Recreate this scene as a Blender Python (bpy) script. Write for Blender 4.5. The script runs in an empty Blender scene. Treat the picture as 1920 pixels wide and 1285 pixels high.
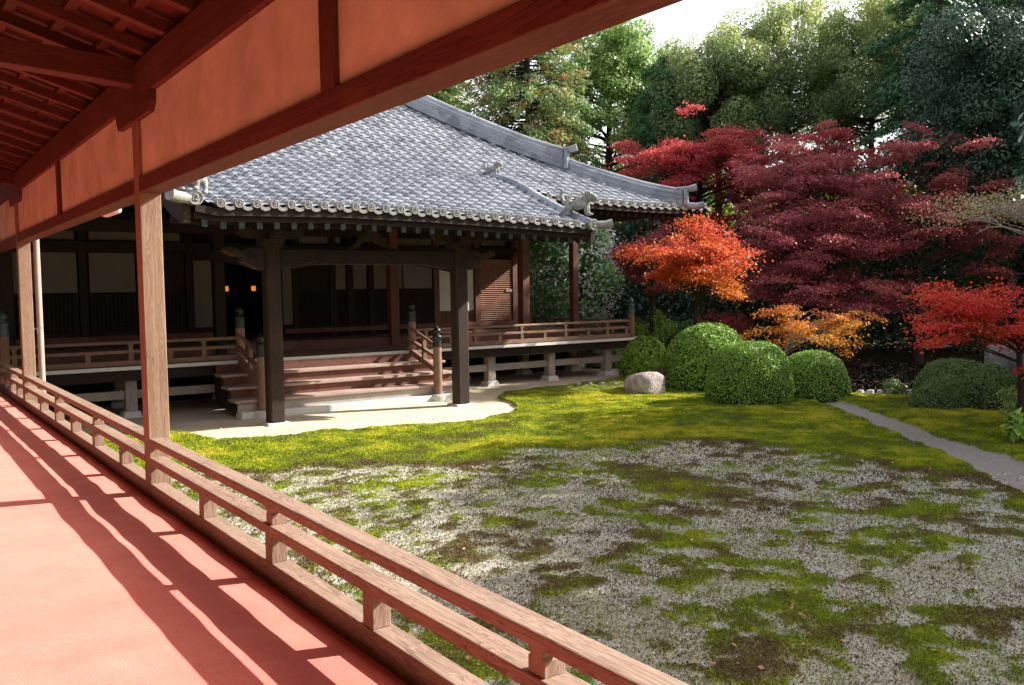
import bpy, math, random
import numpy as np
from mathutils import Vector, Matrix
R_ = math.radians
rng = np.random.default_rng(7)
random.seed(7)
SC = bpy.context.scene
COL = SC.collection
# ------------------------------------------------------------------ camera, sky, sun, exposure
yaw, pit, rol = R_(35.231), R_(3.306), R_(-0.897)
fw = Vector((math.sin(yaw)*math.cos(pit), math.cos(yaw)*math.cos(pit), -math.sin(pit)))
rt = Vector((math.cos(yaw), -math.sin(yaw), 0)); up = rt.cross(fw)
r2 = rt*math.cos(rol) + up*math.sin(rol); u2 = up*math.cos(rol) - rt*math.sin(rol)
cd = bpy.data.cameras.new('camera'); cam = bpy.data.objects.new('camera', cd); COL.objects.link(cam)
cam.matrix_world = Matrix(((r2.x, u2.x, -fw.x, 0), (r2.y, u2.y, -fw.y, 0), (r2.z, u2.z, -fw.z, 2.4), (0, 0, 0, 1)))
cd.lens = 31.68; cd.sensor_width = 36; cd.clip_end = 2000; cd.clip_start = 0.05
SC.camera = cam
SUN_EL, SUN_AZ = R_(32.0), R_(108)          # azimuth clockwise from +Y
w = bpy.data.worlds.new('World'); SC.world = w; w.use_nodes = True
sk = w.node_tree.nodes.new('ShaderNodeTexSky'); sk.sky_type = 'NISHITA'; sk.sun_disc = False
sk.sun_elevation = SUN_EL; sk.sun_rotation = SUN_AZ; sk.dust_density = 4.0; sk.ozone_density = 0.4; sk.air_density = 0.8
_n = w.node_tree.nodes; _l = w.node_tree.links       # bright white cloud bank low in the north-east
_tc = _n.new('ShaderNodeTexCoord'); _dp = _n.new('ShaderNodeVectorMath'); _dp.operation = 'DOT_PRODUCT'; _dp.inputs[1].default_value = (0.60, 0.80, -0.15)
_nz = _n.new('ShaderNodeTexNoise'); _nz.inputs['Scale'].default_value = 3.0; _nz.inputs['Detail'].default_value = 6.0
_ad = _n.new('ShaderNodeMath'); _ad.operation = 'MULTIPLY_ADD'; _ad.inputs[1].default_value = 0.5; _mr = _n.new('ShaderNodeMapRange'); _mr.interpolation_type = 'SMOOTHSTEP'
_mr.inputs[1].default_value = 0.72; _mr.inputs[2].default_value = 1.02
_l.new(_tc.outputs['Generated'], _dp.inputs[0]); _l.new(_tc.outputs['Generated'], _nz.inputs['Vector']); _l.new(_nz.outputs[0], _ad.inputs[0]); _l.new(_dp.outputs['Value'], _ad.inputs[2]); _l.new(_ad.outputs[0], _mr.inputs[0])
_mx = _n.new('ShaderNodeMix'); _mx.data_type = 'RGBA'; _mx.inputs[7].default_value = (5.4, 5.5, 5.7, 1)
_vl = _n.new('ShaderNodeMix'); _vl.data_type = 'RGBA'; _vl.inputs[0].default_value = 0.45; _vl.inputs[7].default_value = (3.4, 3.2, 2.9, 1)   # pale veil added over the whole sky to neutralise the blue shade
_l.new(sk.outputs[0], _vl.inputs[6]); _l.new(_mr.outputs[0], _mx.inputs[0]); _l.new(_vl.outputs[2], _mx.inputs[6]); _l.new(_mx.outputs[2], _n['Background'].inputs[0])
w.node_tree.nodes['Background'].inputs[1].default_value = 0.14
sd = bpy.data.lights.new('sun', 'SUN'); sd.energy = 5.0; sd.angle = R_(0.5); sd.color = (1.0, 0.94, 0.85)
sun = bpy.data.objects.new('sun', sd); COL.objects.link(sun)
to_sun = Vector((math.sin(SUN_AZ)*math.cos(SUN_EL), math.cos(SUN_AZ)*math.cos(SUN_EL), math.sin(SUN_EL)))
sun.rotation_euler = to_sun.to_track_quat('Z', 'Y').to_euler(); sun.location = to_sun*60
SC.view_settings.view_transform = 'Standard'; SC.view_settings.look = 'None'
SC.view_settings.gamma = 1.0; SC.view_settings.use_curve_mapping = False
SC.view_settings.exposure = 1.34
SC.render.engine = 'CYCLES'
SC.cycles.use_denoising = True
SC.cycles.max_bounces = 8; SC.cycles.diffuse_bounces = 5; SC.cycles.transparent_max_bounces = 4
SC.cycles.sample_clamp_indirect = 6.0

# ------------------------------------------------------------------ small noise library
def _hash(ix, iy, s):
    n = (ix.astype(np.int64)*374761393 + iy.astype(np.int64)*668265263 + s*974634777) & 0xffffffff
    n = ((n ^ (n >> 13))*1274126177) & 0xffffffff
    return ((n ^ (n >> 16)) & 0xffff)/65535.0
def vnoise(x, y, s=0):
    ix = np.floor(x); iy = np.floor(y); fx = x-ix; fy = y-iy
    fx = fx*fx*(3-2*fx); fy = fy*fy*(3-2*fy)
    a = _hash(ix, iy, s); b = _hash(ix+1, iy, s); c = _hash(ix, iy+1, s); d = _hash(ix+1, iy+1, s)
    return (a*(1-fx)+b*fx)*(1-fy) + (c*(1-fx)+d*fx)*fy
def fbm(x, y, sc, oc=4, s=0):
    v = 0; a = 0.5; t = 0
    for k in range(oc):
        v = v + a*vnoise(x*sc+17.3*k, y*sc-9.1*k, s+k); t += a; a *= 0.5; sc *= 2.03
    return v/t
def sstep(a, b, x):
    t = np.clip((x-a)/(b-a), 0, 1); return t*t*(3-2*t)

# ------------------------------------------------------------------ materials
def newmat(name):
    m = bpy.data.materials.new(name); m.use_nodes = True
    nt = m.node_tree; nt.nodes.clear()
    out = nt.nodes.new('ShaderNodeOutputMaterial'); p = nt.nodes.new('ShaderNodeBsdfPrincipled')
    nt.links.new(p.outputs[0], out.inputs[0])
    return m, nt, p, out
def N(nt, t, **kw):
    n = nt.nodes.new('ShaderNode'+t)
    for k, v in kw.items():
        if k.startswith('i_'):
            kk = k[2:]; kk = int(kk) if kk.isdigit() else kk
            n.inputs[kk].default_value = v
        else: setattr(n, k, v)
    return n
def ramp(nt, pts, src=None):
    n = nt.nodes.new('ShaderNodeValToRGB'); e = n.color_ramp.elements
    while len(e) < len(pts): e.new(0.5)
    for i, (p, c) in enumerate(pts):
        e[i].position = p; e[i].color = (c[0], c[1], c[2], 1) if not np.isscalar(c) else (c, c, c, 1)
    if src is not None: nt.links.new(src, n.inputs[0])
    return n
def bump(nt, p, h, strength=0.3, dist=0.01):
    b = N(nt, 'Bump', i_Strength=strength, i_Distance=dist)
    nt.links.new(h, b.inputs['Height']); nt.links.new(b.outputs[0], p.inputs['Normal'])
def wood(name, axis, dark, mid, light, rough=0.65, grain=1.0, spec=0.3):
    m, nt, p, _ = newmat(name)
    tc = N(nt, 'TexCoord'); oi = N(nt, 'ObjectInfo')
    ad = N(nt, 'VectorMath', operation='ADD'); cx = N(nt, 'CombineXYZ')
    ml = N(nt, 'Math', operation='MULTIPLY', i_1=37.0); nt.links.new(oi.outputs['Random'], ml.inputs[0])
    for k in range(3): nt.links.new(ml.outputs[0], cx.inputs[k])
    nt.links.new(tc.outputs['Object'], ad.inputs[0]); nt.links.new(cx.outputs[0], ad.inputs[1])
    sc = [1, 1, 1]; sc['xyz'.index(axis)] = 0.07
    mp = N(nt, 'Mapping'); mp.inputs['Scale'].default_value = sc
    nt.links.new(ad.outputs[0], mp.inputs[0])
    n1 = N(nt, 'TexNoise', i_Scale=9.0*grain, i_Detail=2.0, i_Distortion=0.6); nt.links.new(mp.outputs[0], n1.inputs['Vector'])
    # growth rings: contour lines of a smooth stretched noise
    m1 = N(nt, 'Math', operation='MULTIPLY', i_1=22.0); nt.links.new(n1.outputs[0], m1.inputs[0])
    fr = N(nt, 'Math', operation='FRACT'); nt.links.new(m1.outputs[0], fr.inputs[0])
    n2 = N(nt, 'TexNoise', i_Scale=120.0*grain, i_Detail=3.0); nt.links.new(mp.outputs[0], n2.inputs['Vector'])
    n3 = N(nt, 'TexNoise', i_Scale=1.7, i_Detail=4.0); nt.links.new(ad.outputs[0], n3.inputs['Vector'])
    a = N(nt, 'Mix', data_type='FLOAT'); a.inputs[0].default_value = 0.5
    nt.links.new(fr.outputs[0], a.inputs[2]); nt.links.new(n2.outputs[0], a.inputs[3])
    b = N(nt, 'Mix', data_type='FLOAT'); b.inputs[0].default_value = 0.38
    nt.links.new(a.outputs[0], b.inputs[2]); nt.links.new(n3.outputs[0], b.inputs[3])
    r = ramp(nt, [(0.22, dark), (0.48, mid), (0.78, light)], b.outputs[0])
    nt.links.new(r.outputs[0], p.inputs['Base Color'])
    p.inputs['Roughness'].default_value = rough; p.inputs['Specular IOR Level'].default_value = spec
    bump(nt, p, a.outputs[0], 0.25, 0.004)
    return m
def woods(name, *cols, **kw): return {a: wood(f'{name}_{a}', a, *cols, **kw) for a in 'xyz'}
WC = woods('corridor_wood', (0.125, 0.074, 0.047), (0.285, 0.190, 0.128), (0.390, 0.280, 0.198), grain=1.6)
WL = woods('weathered_rail_wood', (0.090, 0.052, 0.036), (0.280, 0.185, 0.138), (0.400, 0.290, 0.225), grain=1.8)
WK = woods('bounce_red_wood', (0.055, 0.016, 0.010), (0.115, 0.038, 0.023), (0.165, 0.062, 0.040))  # overhead timbers coloured redder, standing in for light bounced off the carpet
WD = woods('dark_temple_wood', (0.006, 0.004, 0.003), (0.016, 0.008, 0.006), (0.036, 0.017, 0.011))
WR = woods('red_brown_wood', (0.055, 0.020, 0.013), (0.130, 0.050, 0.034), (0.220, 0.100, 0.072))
WV = woods('sunburnt_louvre_wood', (0.14, 0.065, 0.042), (0.30, 0.150, 0.100), (0.42, 0.240, 0.170))
WS = woods('worn_step_wood', (0.170, 0.105, 0.080), (0.360, 0.250, 0.205), (0.500, 0.390, 0.340))
WG = woods('grey_weathered_wood', (0.200, 0.165, 0.135), (0.330, 0.280, 0.240), (0.440, 0.395, 0.350))
WB = woods('brown_rail_wood', (0.090, 0.046, 0.028), (0.210, 0.120, 0.080), (0.330, 0.220, 0.160))
WE = woods('pale_board_end_wood', (0.56, 0.55, 0.53), (0.70, 0.69, 0.67), (0.80, 0.79, 0.77))
WP = woods('porch_post_wood', (0.008, 0.005, 0.004), (0.022, 0.011, 0.008), (0.060, 0.028, 0.017))

def simple(name, c1, c2, scale=8.0, rough=0.8, bscale=60.0, bstr=0.2, bdist=0.005, metallic=0, spec=0.3, detail=5.0):
    m, nt, p, _ = newmat(name)
    tc = N(nt, 'TexCoord'); n = N(nt, 'TexNoise', i_Scale=scale, i_Detail=detail, i_Roughness=0.65)
    nt.links.new(tc.outputs['Object'], n.inputs['Vector'])
    r = ramp(nt, [(0.3, c1), (0.7, c2)], n.outputs[0]); nt.links.new(r.outputs[0], p.inputs['Base Color'])
    p.inputs['Roughness'].default_value = rough; p.inputs['Metallic'].default_value = metallic
    p.inputs['Specular IOR Level'].default_value = spec
    n2 = N(nt, 'TexNoise', i_Scale=bscale, i_Detail=4.0); nt.links.new(tc.outputs['Object'], n2.inputs['Vector'])
    bump(nt, p, n2.outputs[0], bstr, bdist)
    return m
M_plaster = simple('ochre_plaster', (0.52, 0.49, 0.33), (0.84, 0.81, 0.60), 2.2, 0.9, 70, 0.3, detail=9.0)
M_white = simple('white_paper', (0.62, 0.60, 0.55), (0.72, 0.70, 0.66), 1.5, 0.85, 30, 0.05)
M_paper = simple('shaded_paper', (0.15, 0.140, 0.122), (0.19, 0.178, 0.158), 1.5, 0.9, 30, 0.05)  # white paper darkened in colour for the shade under the eaves
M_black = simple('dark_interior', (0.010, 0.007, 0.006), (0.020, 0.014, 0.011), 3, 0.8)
M_granite = simple('pale_granite', (0.50, 0.49, 0.47), (0.68, 0.67, 0.64), 45, 0.8, 120, 0.3)
M_bronze = simple('patinated_bronze', (0.020, 0.024, 0.024), (0.060, 0.072, 0.072), 9, 0.42, 40, 0.15, metallic=0.7, spec=0.5)
M_bronze_green = simple('verdigris_bronze', (0.035, 0.075, 0.085), (0.10, 0.18, 0.20), 9, 0.5, 40, 0.15, metallic=0.4, spec=0.5)
M_pipe = simple('copper_pink_pipe', (0.36, 0.28, 0.25), (0.44, 0.35, 0.31), 3, 0.35, 30, 0.03, spec=0.5)
M_wire = simple('pipe_band_metal', (0.3, 0.28, 0.25), (0.42, 0.40, 0.36), 9, 0.4, metallic=0.8)
M_lampwhite = simple('white_plastic', (0.72, 0.72, 0.70), (0.80, 0.80, 0.78), 3, 0.4)
M_rockpink = simple('pink_grey_rock', (0.26, 0.20, 0.20), (0.56, 0.48, 0.47), 7, 0.9, 26, 0.9, 0.05)
M_rockgrey = simple('grey_rock', (0.10, 0.10, 0.095), (0.28, 0.27, 0.25), 5, 0.9, 22, 0.9, 0.05)
M_stonepale = simple('pale_edge_stone', (0.28, 0.28, 0.27), (0.55, 0.55, 0.54), 8, 0.9, 30, 0.6, 0.03)
M_carved = simple('weathered_carved_wood', (0.014, 0.010, 0.009), (0.050, 0.034, 0.031), 10, 0.8, 45, 0.5, 0.01)
M_red = simple('red_oxide_trim', (0.12, 0.025, 0.012), (0.18, 0.04, 0.02), 8, 0.7)

def tile_mat():
    m, nt, p, _ = newmat('grey_roof_tile')
    tc = N(nt, 'TexCoord')
    n = N(nt, 'TexNoise', i_Scale=1.3, i_Detail=5.0, i_Roughness=0.7); nt.links.new(tc.outputs['Object'], n.inputs['Vector'])
    v = N(nt, 'TexVoronoi', i_Scale=3.4); nt.links.new(tc.outputs['Object'], v.inputs['Vector'])
    sx = N(nt, 'SeparateColor'); nt.links.new(v.outputs['Color'], sx.inputs[0])
    mx = N(nt, 'Mix', data_type='FLOAT'); mx.inputs[0].default_value = 0.38
    nt.links.new(n.outputs[0], mx.inputs[2]); nt.links.new(sx.outputs[0], mx.inputs[3])
    r = ramp(nt, [(0.25, (0.155, 0.167, 0.205)), (0.5, (0.275, 0.292, 0.345)), (0.80, (0.38, 0.40, 0.455))], mx.outputs[0])
    n2 = N(nt, 'TexNoise', i_Scale=25.0, i_Detail=4.0); nt.links.new(tc.outputs['Object'], n2.inputs['Vector'])
    r2 = ramp(nt, [(0.30, (0.72, 0.72, 0.70)), (0.60, (1, 1, 1))], n2.outputs[0])
    mm = N(nt, 'Mix', data_type='RGBA', blend_type='MULTIPLY'); mm.inputs[0].default_value = 1.0
    nt.links.new(r.outputs[0], mm.inputs[6]); nt.links.new(r2.outputs[0], mm.inputs[7])
    nt.links.new(mm.outputs[2], p.inputs['Base Color'])
    p.inputs['Roughness'].default_value = 0.60; p.inputs['Specular IOR Level'].default_value = 0.4
    bump(nt, p, n2.outputs[0], 0.12, 0.004)
    return m
M_tile = tile_mat()
M_tilelight = simple('pale_tile_face', (0.15, 0.15, 0.14), (0.34, 0.34, 0.315), 14, 0.7, 60, 0.2)

M_lion = simple('mottled_grey_tile_figure', (0.10, 0.10, 0.095), (0.34, 0.34, 0.32), 16, 0.7, 50, 0.5, 0.01)
def carpet_mat():
    m, nt, p, _ = newmat('red_felt')
    tc = N(nt, 'TexCoord')
    n1 = N(nt, 'TexNoise', i_Scale=1.2, i_Detail=3.0); nt.links.new(tc.outputs['Object'], n1.inputs['Vector'])
    n2 = N(nt, 'TexNoise', i_Scale=150.0, i_Detail=5.0, i_Roughness=0.8); nt.links.new(tc.outputs['Object'], n2.inputs['Vector'])
    n3 = N(nt, 'TexNoise', i_Scale=5.0, i_Detail=6.0, i_Roughness=0.7); nt.links.new(tc.outputs['Object'], n3.inputs['Vector'])
    mx0 = N(nt, 'Mix', data_type='FLOAT'); mx0.inputs[0].default_value = 0.5
    nt.links.new(n1.outputs[0], mx0.inputs[2]); nt.links.new(n3.outputs[0], mx0.inputs[3])
    mx = N(nt, 'Mix', data_type='FLOAT'); mx.inputs[0].default_value = 0.60
    nt.links.new(mx0.outputs[0], mx.inputs[2]); nt.links.new(n2.outputs[0], mx.inputs[3])
    r = ramp(nt, [(0.34, (0.50, 0.060, 0.046)), (0.50, (0.72, 0.115, 0.086)), (0.66, (0.86, 0.25, 0.20))], mx.outputs[0])
    nt.links.new(r.outputs[0], p.inputs['Base Color'])
    p.inputs['Roughness'].default_value = 0.9; p.inputs['Specular IOR Level'].default_value = 0.15
    p.inputs['Sheen Weight'].default_value = 0.5; p.inputs['Sheen Roughness'].default_value = 0.5
    p.inputs['Sheen Tint'].default_value = (1, 0.75, 0.65, 1)
    bump(nt, p, n2.outputs[0], 0.5, 0.004)
    return m
M_carpet = carpet_mat()

def leafmat(name, pts, trans=0.35, rough=0.5, spec=0.35, gain=1.0):
    pts = [(p_, tuple(min(0.75, q_*gain) for q_ in c_)) for p_, c_ in pts]
    m, nt, p, out = newmat(name)
    at = N(nt, 'Attribute', attribute_name='tint')
    r = ramp(nt, pts, at.outputs['Fac'])
    nt.links.new(r.outputs[0], p.inputs['Base Color'])
    p.inputs['Roughness'].default_value = rough; p.inputs['Specular IOR Level'].default_value = spec
    tr = N(nt, 'BsdfTranslucent'); nt.links.new(r.outputs[0], tr.inputs[0])
    mx = N(nt, 'MixShader'); mx.inputs[0].default_value = trans
    nt.links.new(p.outputs[0], mx.inputs[1]); nt.links.new(tr.outputs[0], mx.inputs[2])
    nt.links.new(mx.outputs[0], out.inputs[0])
    return m
L_bush = leafmat('clipped_bush_leaf', [(0, (0.036, 0.072, 0.012)), (0.6, (0.078, 0.140, 0.020)), (1, (0.160, 0.220, 0.040))], 0.25, gain=2.9)
L_bushdry = leafmat('clipped_bush_dark_leaf', [(0, (0.07, 0.13, 0.040)), (0.7, (0.14, 0.23, 0.065)), (1, (0.26, 0.27, 0.10))], 0.25)
L_brown = leafmat('brown_bush_leaf', [(0, (0.10, 0.075, 0.03)), (0.6, (0.19, 0.14, 0.06)), (1, (0.28, 0.19, 0.09))], 0.25, gain=1.4)
L_red = leafmat('crimson_maple_leaf', [(0, (0.18, 0.032, 0.040)), (0.5, (0.42, 0.062, 0.072)), (0.85, (0.56, 0.10, 0.095)), (1, (0.66, 0.20, 0.07))], 0.5, gain=1.25)
L_purple = leafmat('purple_maple_leaf', [(0, (0.17, 0.045, 0.058)), (0.5, (0.42, 0.100, 0.115)), (1, (0.64, 0.20, 0.16))], 0.45, gain=1.0)
L_orange = leafmat('orange_maple_leaf', [(0, (0.42, 0.22, 0.02)), (0.35, (0.56, 0.20, 0.025)), (0.7, (0.58, 0.125, 0.035)), (1, (0.52, 0.065, 0.045))], 0.5)
L_amber = leafmat('amber_maple_leaf', [(0, (0.48, 0.26, 0.03)), (0.4, (0.50, 0.18, 0.025)), (0.75, (0.42, 0.10, 0.04)), (1, (0.24, 0.12, 0.07))], 0.4, gain=1.3)
L_scarlet = leafmat('scarlet_maple_leaf', [(0, (0.42, 0.03, 0.03)), (0.55, (0.58, 0.055, 0.045)), (0.9, (0.58, 0.12, 0.03)), (1, (0.30, 0.24, 0.06))], 0.45, gain=1.25)
L_oak = leafmat('evergreen_oak_leaf', [(0, (0.014, 0.035, 0.022)), (0.6, (0.030, 0.065, 0.040)), (1, (0.060, 0.105, 0.060))], 0.15, 0.35, 0.5, gain=1.6)
L_camphor = leafmat('camphor_leaf', [(0, (0.12, 0.19, 0.09)), (0.5, (0.26, 0.36, 0.15)), (0.8, (0.50, 0.55, 0.20)), (1, (0.68, 0.66, 0.30))], 0.45, 0.35, 0.5)
L_light = leafmat('light_broadleaf_leaf', [(0, (0.070, 0.130, 0.035)), (0.6, (0.140, 0.215, 0.060)), (1, (0.26, 0.31, 0.11))], 0.4, 0.35, 0.5, gain=1.9)
L_cypress = leafmat('cypress_spray', [(0, (0.035, 0.070, 0.024)), (0.45, (0.075, 0.125, 0.042)), (0.72, (0.14, 0.17, 0.06)), (0.80, (0.26, 0.13, 0.06)), (1, (0.34, 0.15, 0.07))], 0.3, gain=2.4)
L_fir = leafmat('dark_conifer_spray', [(0, (0.016, 0.045, 0.020)), (0.6, (0.036, 0.085, 0.036)), (0.95, (0.065, 0.12, 0.05)), (1, (0.25, 0.09, 0.04))], 0.15, gain=2.4)
L_yellow = leafmat('yellow_autumn_leaf', [(0, (0.36, 0.24, 0.05)), (1, (0.55, 0.40, 0.12))], 0.4)
L_lime = leafmat('lime_sunlit_leaf', [(0, (0.10, 0.19, 0.02)), (0.6, (0.24, 0.36, 0.035)), (1, (0.42, 0.46, 0.06))], 0.5)
L_cherry = leafmat('thin_cherry_leaf', [(0, (0.30, 0.30, 0.13)), (0.5, (0.46, 0.42, 0.20)), (0.8, (0.50, 0.30, 0.17)), (1, (0.55, 0.18, 0.10))], 0.4)
L_camellia = leafmat('camellia_leaf', [(0, (0.020, 0.055, 0.018)), (0.6, (0.045, 0.105, 0.030)), (1, (0.10, 0.17, 0.05))], 0.2, 0.3, 0.5, gain=4.0)
L_flower = leafmat('white_camellia_petal', [(0, (0.80, 0.78, 0.70)), (1, (0.92, 0.91, 0.89))], 0.55)
L_float = leafmat('floating_leaf', [(0, (0.40, 0.18, 0.12)), (0.5, (0.60, 0.36, 0.25)), (1, (0.70, 0.58, 0.46))], 0.1)
L_moss = leafmat('moss_blade', [(0, (0.125, 0.085, 0.052)), (0.16, (0.200, 0.145, 0.075)), (0.28, (0.200, 0.175, 0.045)), (0.42, (0.150, 0.220, 0.022)), (0.60, (0.270, 0.350, 0.022)), (0.8, (0.480, 0.470, 0.035)), (1, (0.64, 0.54, 0.07))], 0.3, 0.8, 0.1)
L_fallen = leafmat('fallen_leaf', [(0, (0.25, 0.09, 0.04)), (0.5, (0.40, 0.20, 0.10)), (1, (0.55, 0.42, 0.28))], 0.1)
M_bark = simple('grey_bark', (0.055, 0.042, 0.034), (0.13, 0.105, 0.085), 12, 0.9, 30, 0.8, 0.03)
M_barkdark = simple('dark_bark', (0.022, 0.016, 0.013), (0.060, 0.045, 0.036), 12, 0.9, 30, 0.8, 0.03)
M_barkpale = simple('pale_twig_bark', (0.20, 0.17, 0.14), (0.36, 0.32, 0.28), 14, 0.9, 40, 0.5, 0.01)
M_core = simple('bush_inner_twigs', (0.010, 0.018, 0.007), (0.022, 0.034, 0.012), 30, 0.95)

# ------------------------------------------------------------------ object helpers
def org(o):                                       # world position (the chain is never rotated)
    v = Vector(o.location)
    while o.parent is not None: o = o.parent; v += o.location
    return v
def link(o, parent=None):
    COL.objects.link(o)
    if parent is not None: o.parent = parent
    return o
def tag(o, label=None, cat=None, group=None, kind=None):
    if label: o['label'] = label
    if cat: o['category'] = cat
    if group: o['group'] = group
    if kind: o['kind'] = kind
    return o
def thing(name, loc, label, cat, group=None):
    o = bpy.data.objects.new(name, None); o.empty_display_size = 0.2; o.location = loc
    COL.objects.link(o); return tag(o, label, cat, group)
class MB:
    def __init__(s): s.v = []; s.f = []; s.n = 0
    def add(s, V, Fs):
        V = [tuple(map(float, p)) for p in V]
        s.v += V; s.f += [tuple(i+s.n for i in f) for f in Fs]; s.n += len(V); return s
    def box(s, x0, x1, y0, y1, z0, z1):
        return s.add([(x0, y0, z0), (x1, y0, z0), (x1, y1, z0), (x0, y1, z0), (x0, y0, z1), (x1, y0, z1), (x1, y1, z1), (x0, y1, z1)],
                     [(0, 3, 2, 1), (4, 5, 6, 7), (0, 1, 5, 4), (1, 2, 6, 5), (2, 3, 7, 6), (3, 0, 4, 7)])
    def bar(s, a, b, wx, wz, upv=(0, 0, 1)):       # rectangular bar from a to b
        a = Vector(a); b = Vector(b); d = (b-a).normalized(); u = Vector(upv)
        x = d.cross(u).normalized(); z = x.cross(d).normalized(); P = []
        for c in (a, b):
            for sx, sz in ((-1, -1), (1, -1), (1, 1), (-1, 1)): P.append(c + x*sx*wx/2 + z*sz*wz/2)
        return s.add(P, [(0, 1, 2, 3), (7, 6, 5, 4), (0, 4, 5, 1), (1, 5, 6, 2), (2, 6, 7, 3), (3, 7, 4, 0)])
    def tube(s, pts, rad, n=8, cap=True):
        pts = [Vector(p) for p in pts]; k = len(pts)
        rad = [rad]*k if np.isscalar(rad) else rad
        V = []; Fs = []; ref = None
        for i in range(k):
            d = (pts[min(i+1, k-1)]-pts[max(i-1, 0)]).normalized()
            if ref is None: ref = Vector((0, 0, 1)) if abs(d.z) < 0.9 else Vector((1, 0, 0))
            x = d.cross(ref).normalized(); y = x.cross(d)
            ref = y
            for j in range(n):
                a = 2*math.pi*j/n; V.append(pts[i] + (x*math.cos(a)+y*math.sin(a))*rad[i])
        for i in range(k-1):
            for j in range(n):
                jj = (j+1) % n; Fs.append((i*n+j, i*n+jj, (i+1)*n+jj, (i+1)*n+j))
        if cap: Fs += [tuple(range(n-1, -1, -1)), tuple((k-1)*n+j for j in range(n))]
        return s.add(V, Fs)
    def lathe(s, c, prof, n=16):
        V = []; Fs = []; k = len(prof)
        for r, z in prof:
            for j in range(n):
                a = 2*math.pi*j/n; V.append((c[0]+r*math.cos(a), c[1]+r*math.sin(a), c[2]+z))
        for i in range(k-1):
            for j in range(n):
                jj = (j+1) % n; Fs.append((i*n+j, i*n+jj, (i+1)*n+jj, (i+1)*n+j))
        Fs += [tuple(range(n-1, -1, -1)), tuple((k-1)*n+j for j in range(n))]
        return s.add(V, Fs)
    def prism(s, pts, ax, t0, t1):                 # outline in the plane normal to ax, extruded t0..t1
        def P(a, b, t): return {'x': (t, a, b), 'y': (a, t, b), 'z': (a, b, t)}[ax]
        n = len(pts); V = [P(a, b, t0) for a, b in pts]+[P(a, b, t1) for a, b in pts]
        return s.add(V, [tuple(range(n)), tuple(range(2*n-1, n-1, -1))]+[(i, n+i, n+(i+1) % n, (i+1) % n) for i in range(n)])
    def sweep(s, path, prof):                      # prof (lateral, vertical) swept along path
        path = [Vector(p) for p in path]; V = []; Fs = []; n = len(prof); k = len(path)
        for i in range(k):
            d = path[min(i+1, k-1)]-path[max(i-1, 0)]; h = Vector((d.x, d.y, 0)).normalized(); x = Vector((h.y, -h.x, 0))
            for a, b in prof: V.append(path[i]+x*a+Vector((0, 0, b)))
        for i in range(k-1):
            for j in range(n):
                jj = (j+1) % n; Fs.append((i*n+j, i*n+jj, (i+1)*n+jj, (i+1)*n+j))
        Fs += [tuple(range(n-1, -1, -1)), tuple((k-1)*n+j for j in range(n))]
        return s.add(V, Fs)
    def mesh(s, name, mat, o=(0, 0, 0), smooth=False):
        me = bpy.data.meshes.new(name); me.from_pydata([(a-o[0], b-o[1], c-o[2]) for a, b, c in s.v], [], s.f)
        me.materials.append(mat)
        import bmesh
        bm = bmesh.new(); bm.from_mesh(me); bmesh.ops.recalc_face_normals(bm, faces=bm.faces); bm.to_mesh(me); bm.free()
        if smooth:
            me.shade_smooth()
            try: me.set_sharp_from_angle(angle=R_(40))
            except Exception: pass
        return me
    def build(s, name, mat, parent=None, at=None, smooth=False, bevel=0):
        base = org(parent) if parent is not None else Vector((0, 0, 0))
        a = Vector(at) if at is not None else base
        o = bpy.data.objects.new(name, s.mesh(name, mat, a, smooth)); link(o, parent)
        o.location = a - base
        if bevel: bev(o, bevel)
        return o
def bev(o, wd, seg=2):
    m = o.modifiers.new('bevel', 'BEVEL'); m.width = wd; m.segments = seg; m.limit_method = 'ANGLE'; m.angle_limit = R_(35)
def clone(o, delta):                               # copy of a part (with its children), moved
    c = o.copy(); COL.objects.link(c); c.parent = o.parent; c.location = o.location + Vector(delta)
    for ch in o.children:
        d = ch.copy(); COL.objects.link(d); d.parent = c
    return c
def npmesh(name, V, F, mat, parent=None, attrs=None, smooth=False, base=None):
    V = np.asarray(V, np.float32); F = np.asarray(F, np.int32)
    b = org(parent) if parent is not None else Vector((0, 0, 0))
    if base is not None: b = Vector(base)
    V = V - np.array(b, np.float32)
    me = bpy.data.meshes.new(name); k = F.shape[1]
    me.vertices.add(len(V)); me.vertices.foreach_set('co', V.ravel())
    me.loops.add(F.size); me.loops.foreach_set('vertex_index', F.ravel())
    me.polygons.add(len(F)); me.polygons.foreach_set('loop_start', np.arange(0, F.size, k, dtype=np.int32))
    if smooth: me.polygons.foreach_set('use_smooth', np.ones(len(F), bool))
    me.update(calc_edges=True)
    for an, (dom, val) in (attrs or {}).items():
        a = me.attributes.new(an, 'FLOAT', dom); a.data.foreach_set('value', np.asarray(val, np.float32))
    me.materials.append(mat)
    o = bpy.data.objects.new(name, me); link(o, parent)
    if base is not None: o.location = base
    return o
def unit(a): return a/np.maximum(np.linalg.norm(a, axis=-1, keepdims=True), 1e-9)
def leaves(name, pos, nrm, size, tint, mat, parent=None, aspect=0.6, dirv=None):
    n = len(pos); nrm = unit(nrm)
    if dirv is None: dirv = rng.normal(size=(n, 3))
    t = unit(dirv - nrm*(dirv*nrm).sum(1, keepdims=True)); b = np.cross(nrm, t)
    s = np.asarray(size).reshape(-1, 1)*np.ones((n, 1))
    bend = nrm*s*0.18
    V = np.stack([pos - t*s*0.5, pos + b*s*aspect*0.5 - bend*0.3, pos + t*s*0.5 - bend, pos - b*s*aspect*0.5 - bend*0.3], 1).reshape(-1, 3)
    F = np.arange(4*n).reshape(n, 4)
    return npmesh(name, V, F, mat, parent, {'tint': ('FACE', np.clip(tint, 0, 1))})
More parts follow.
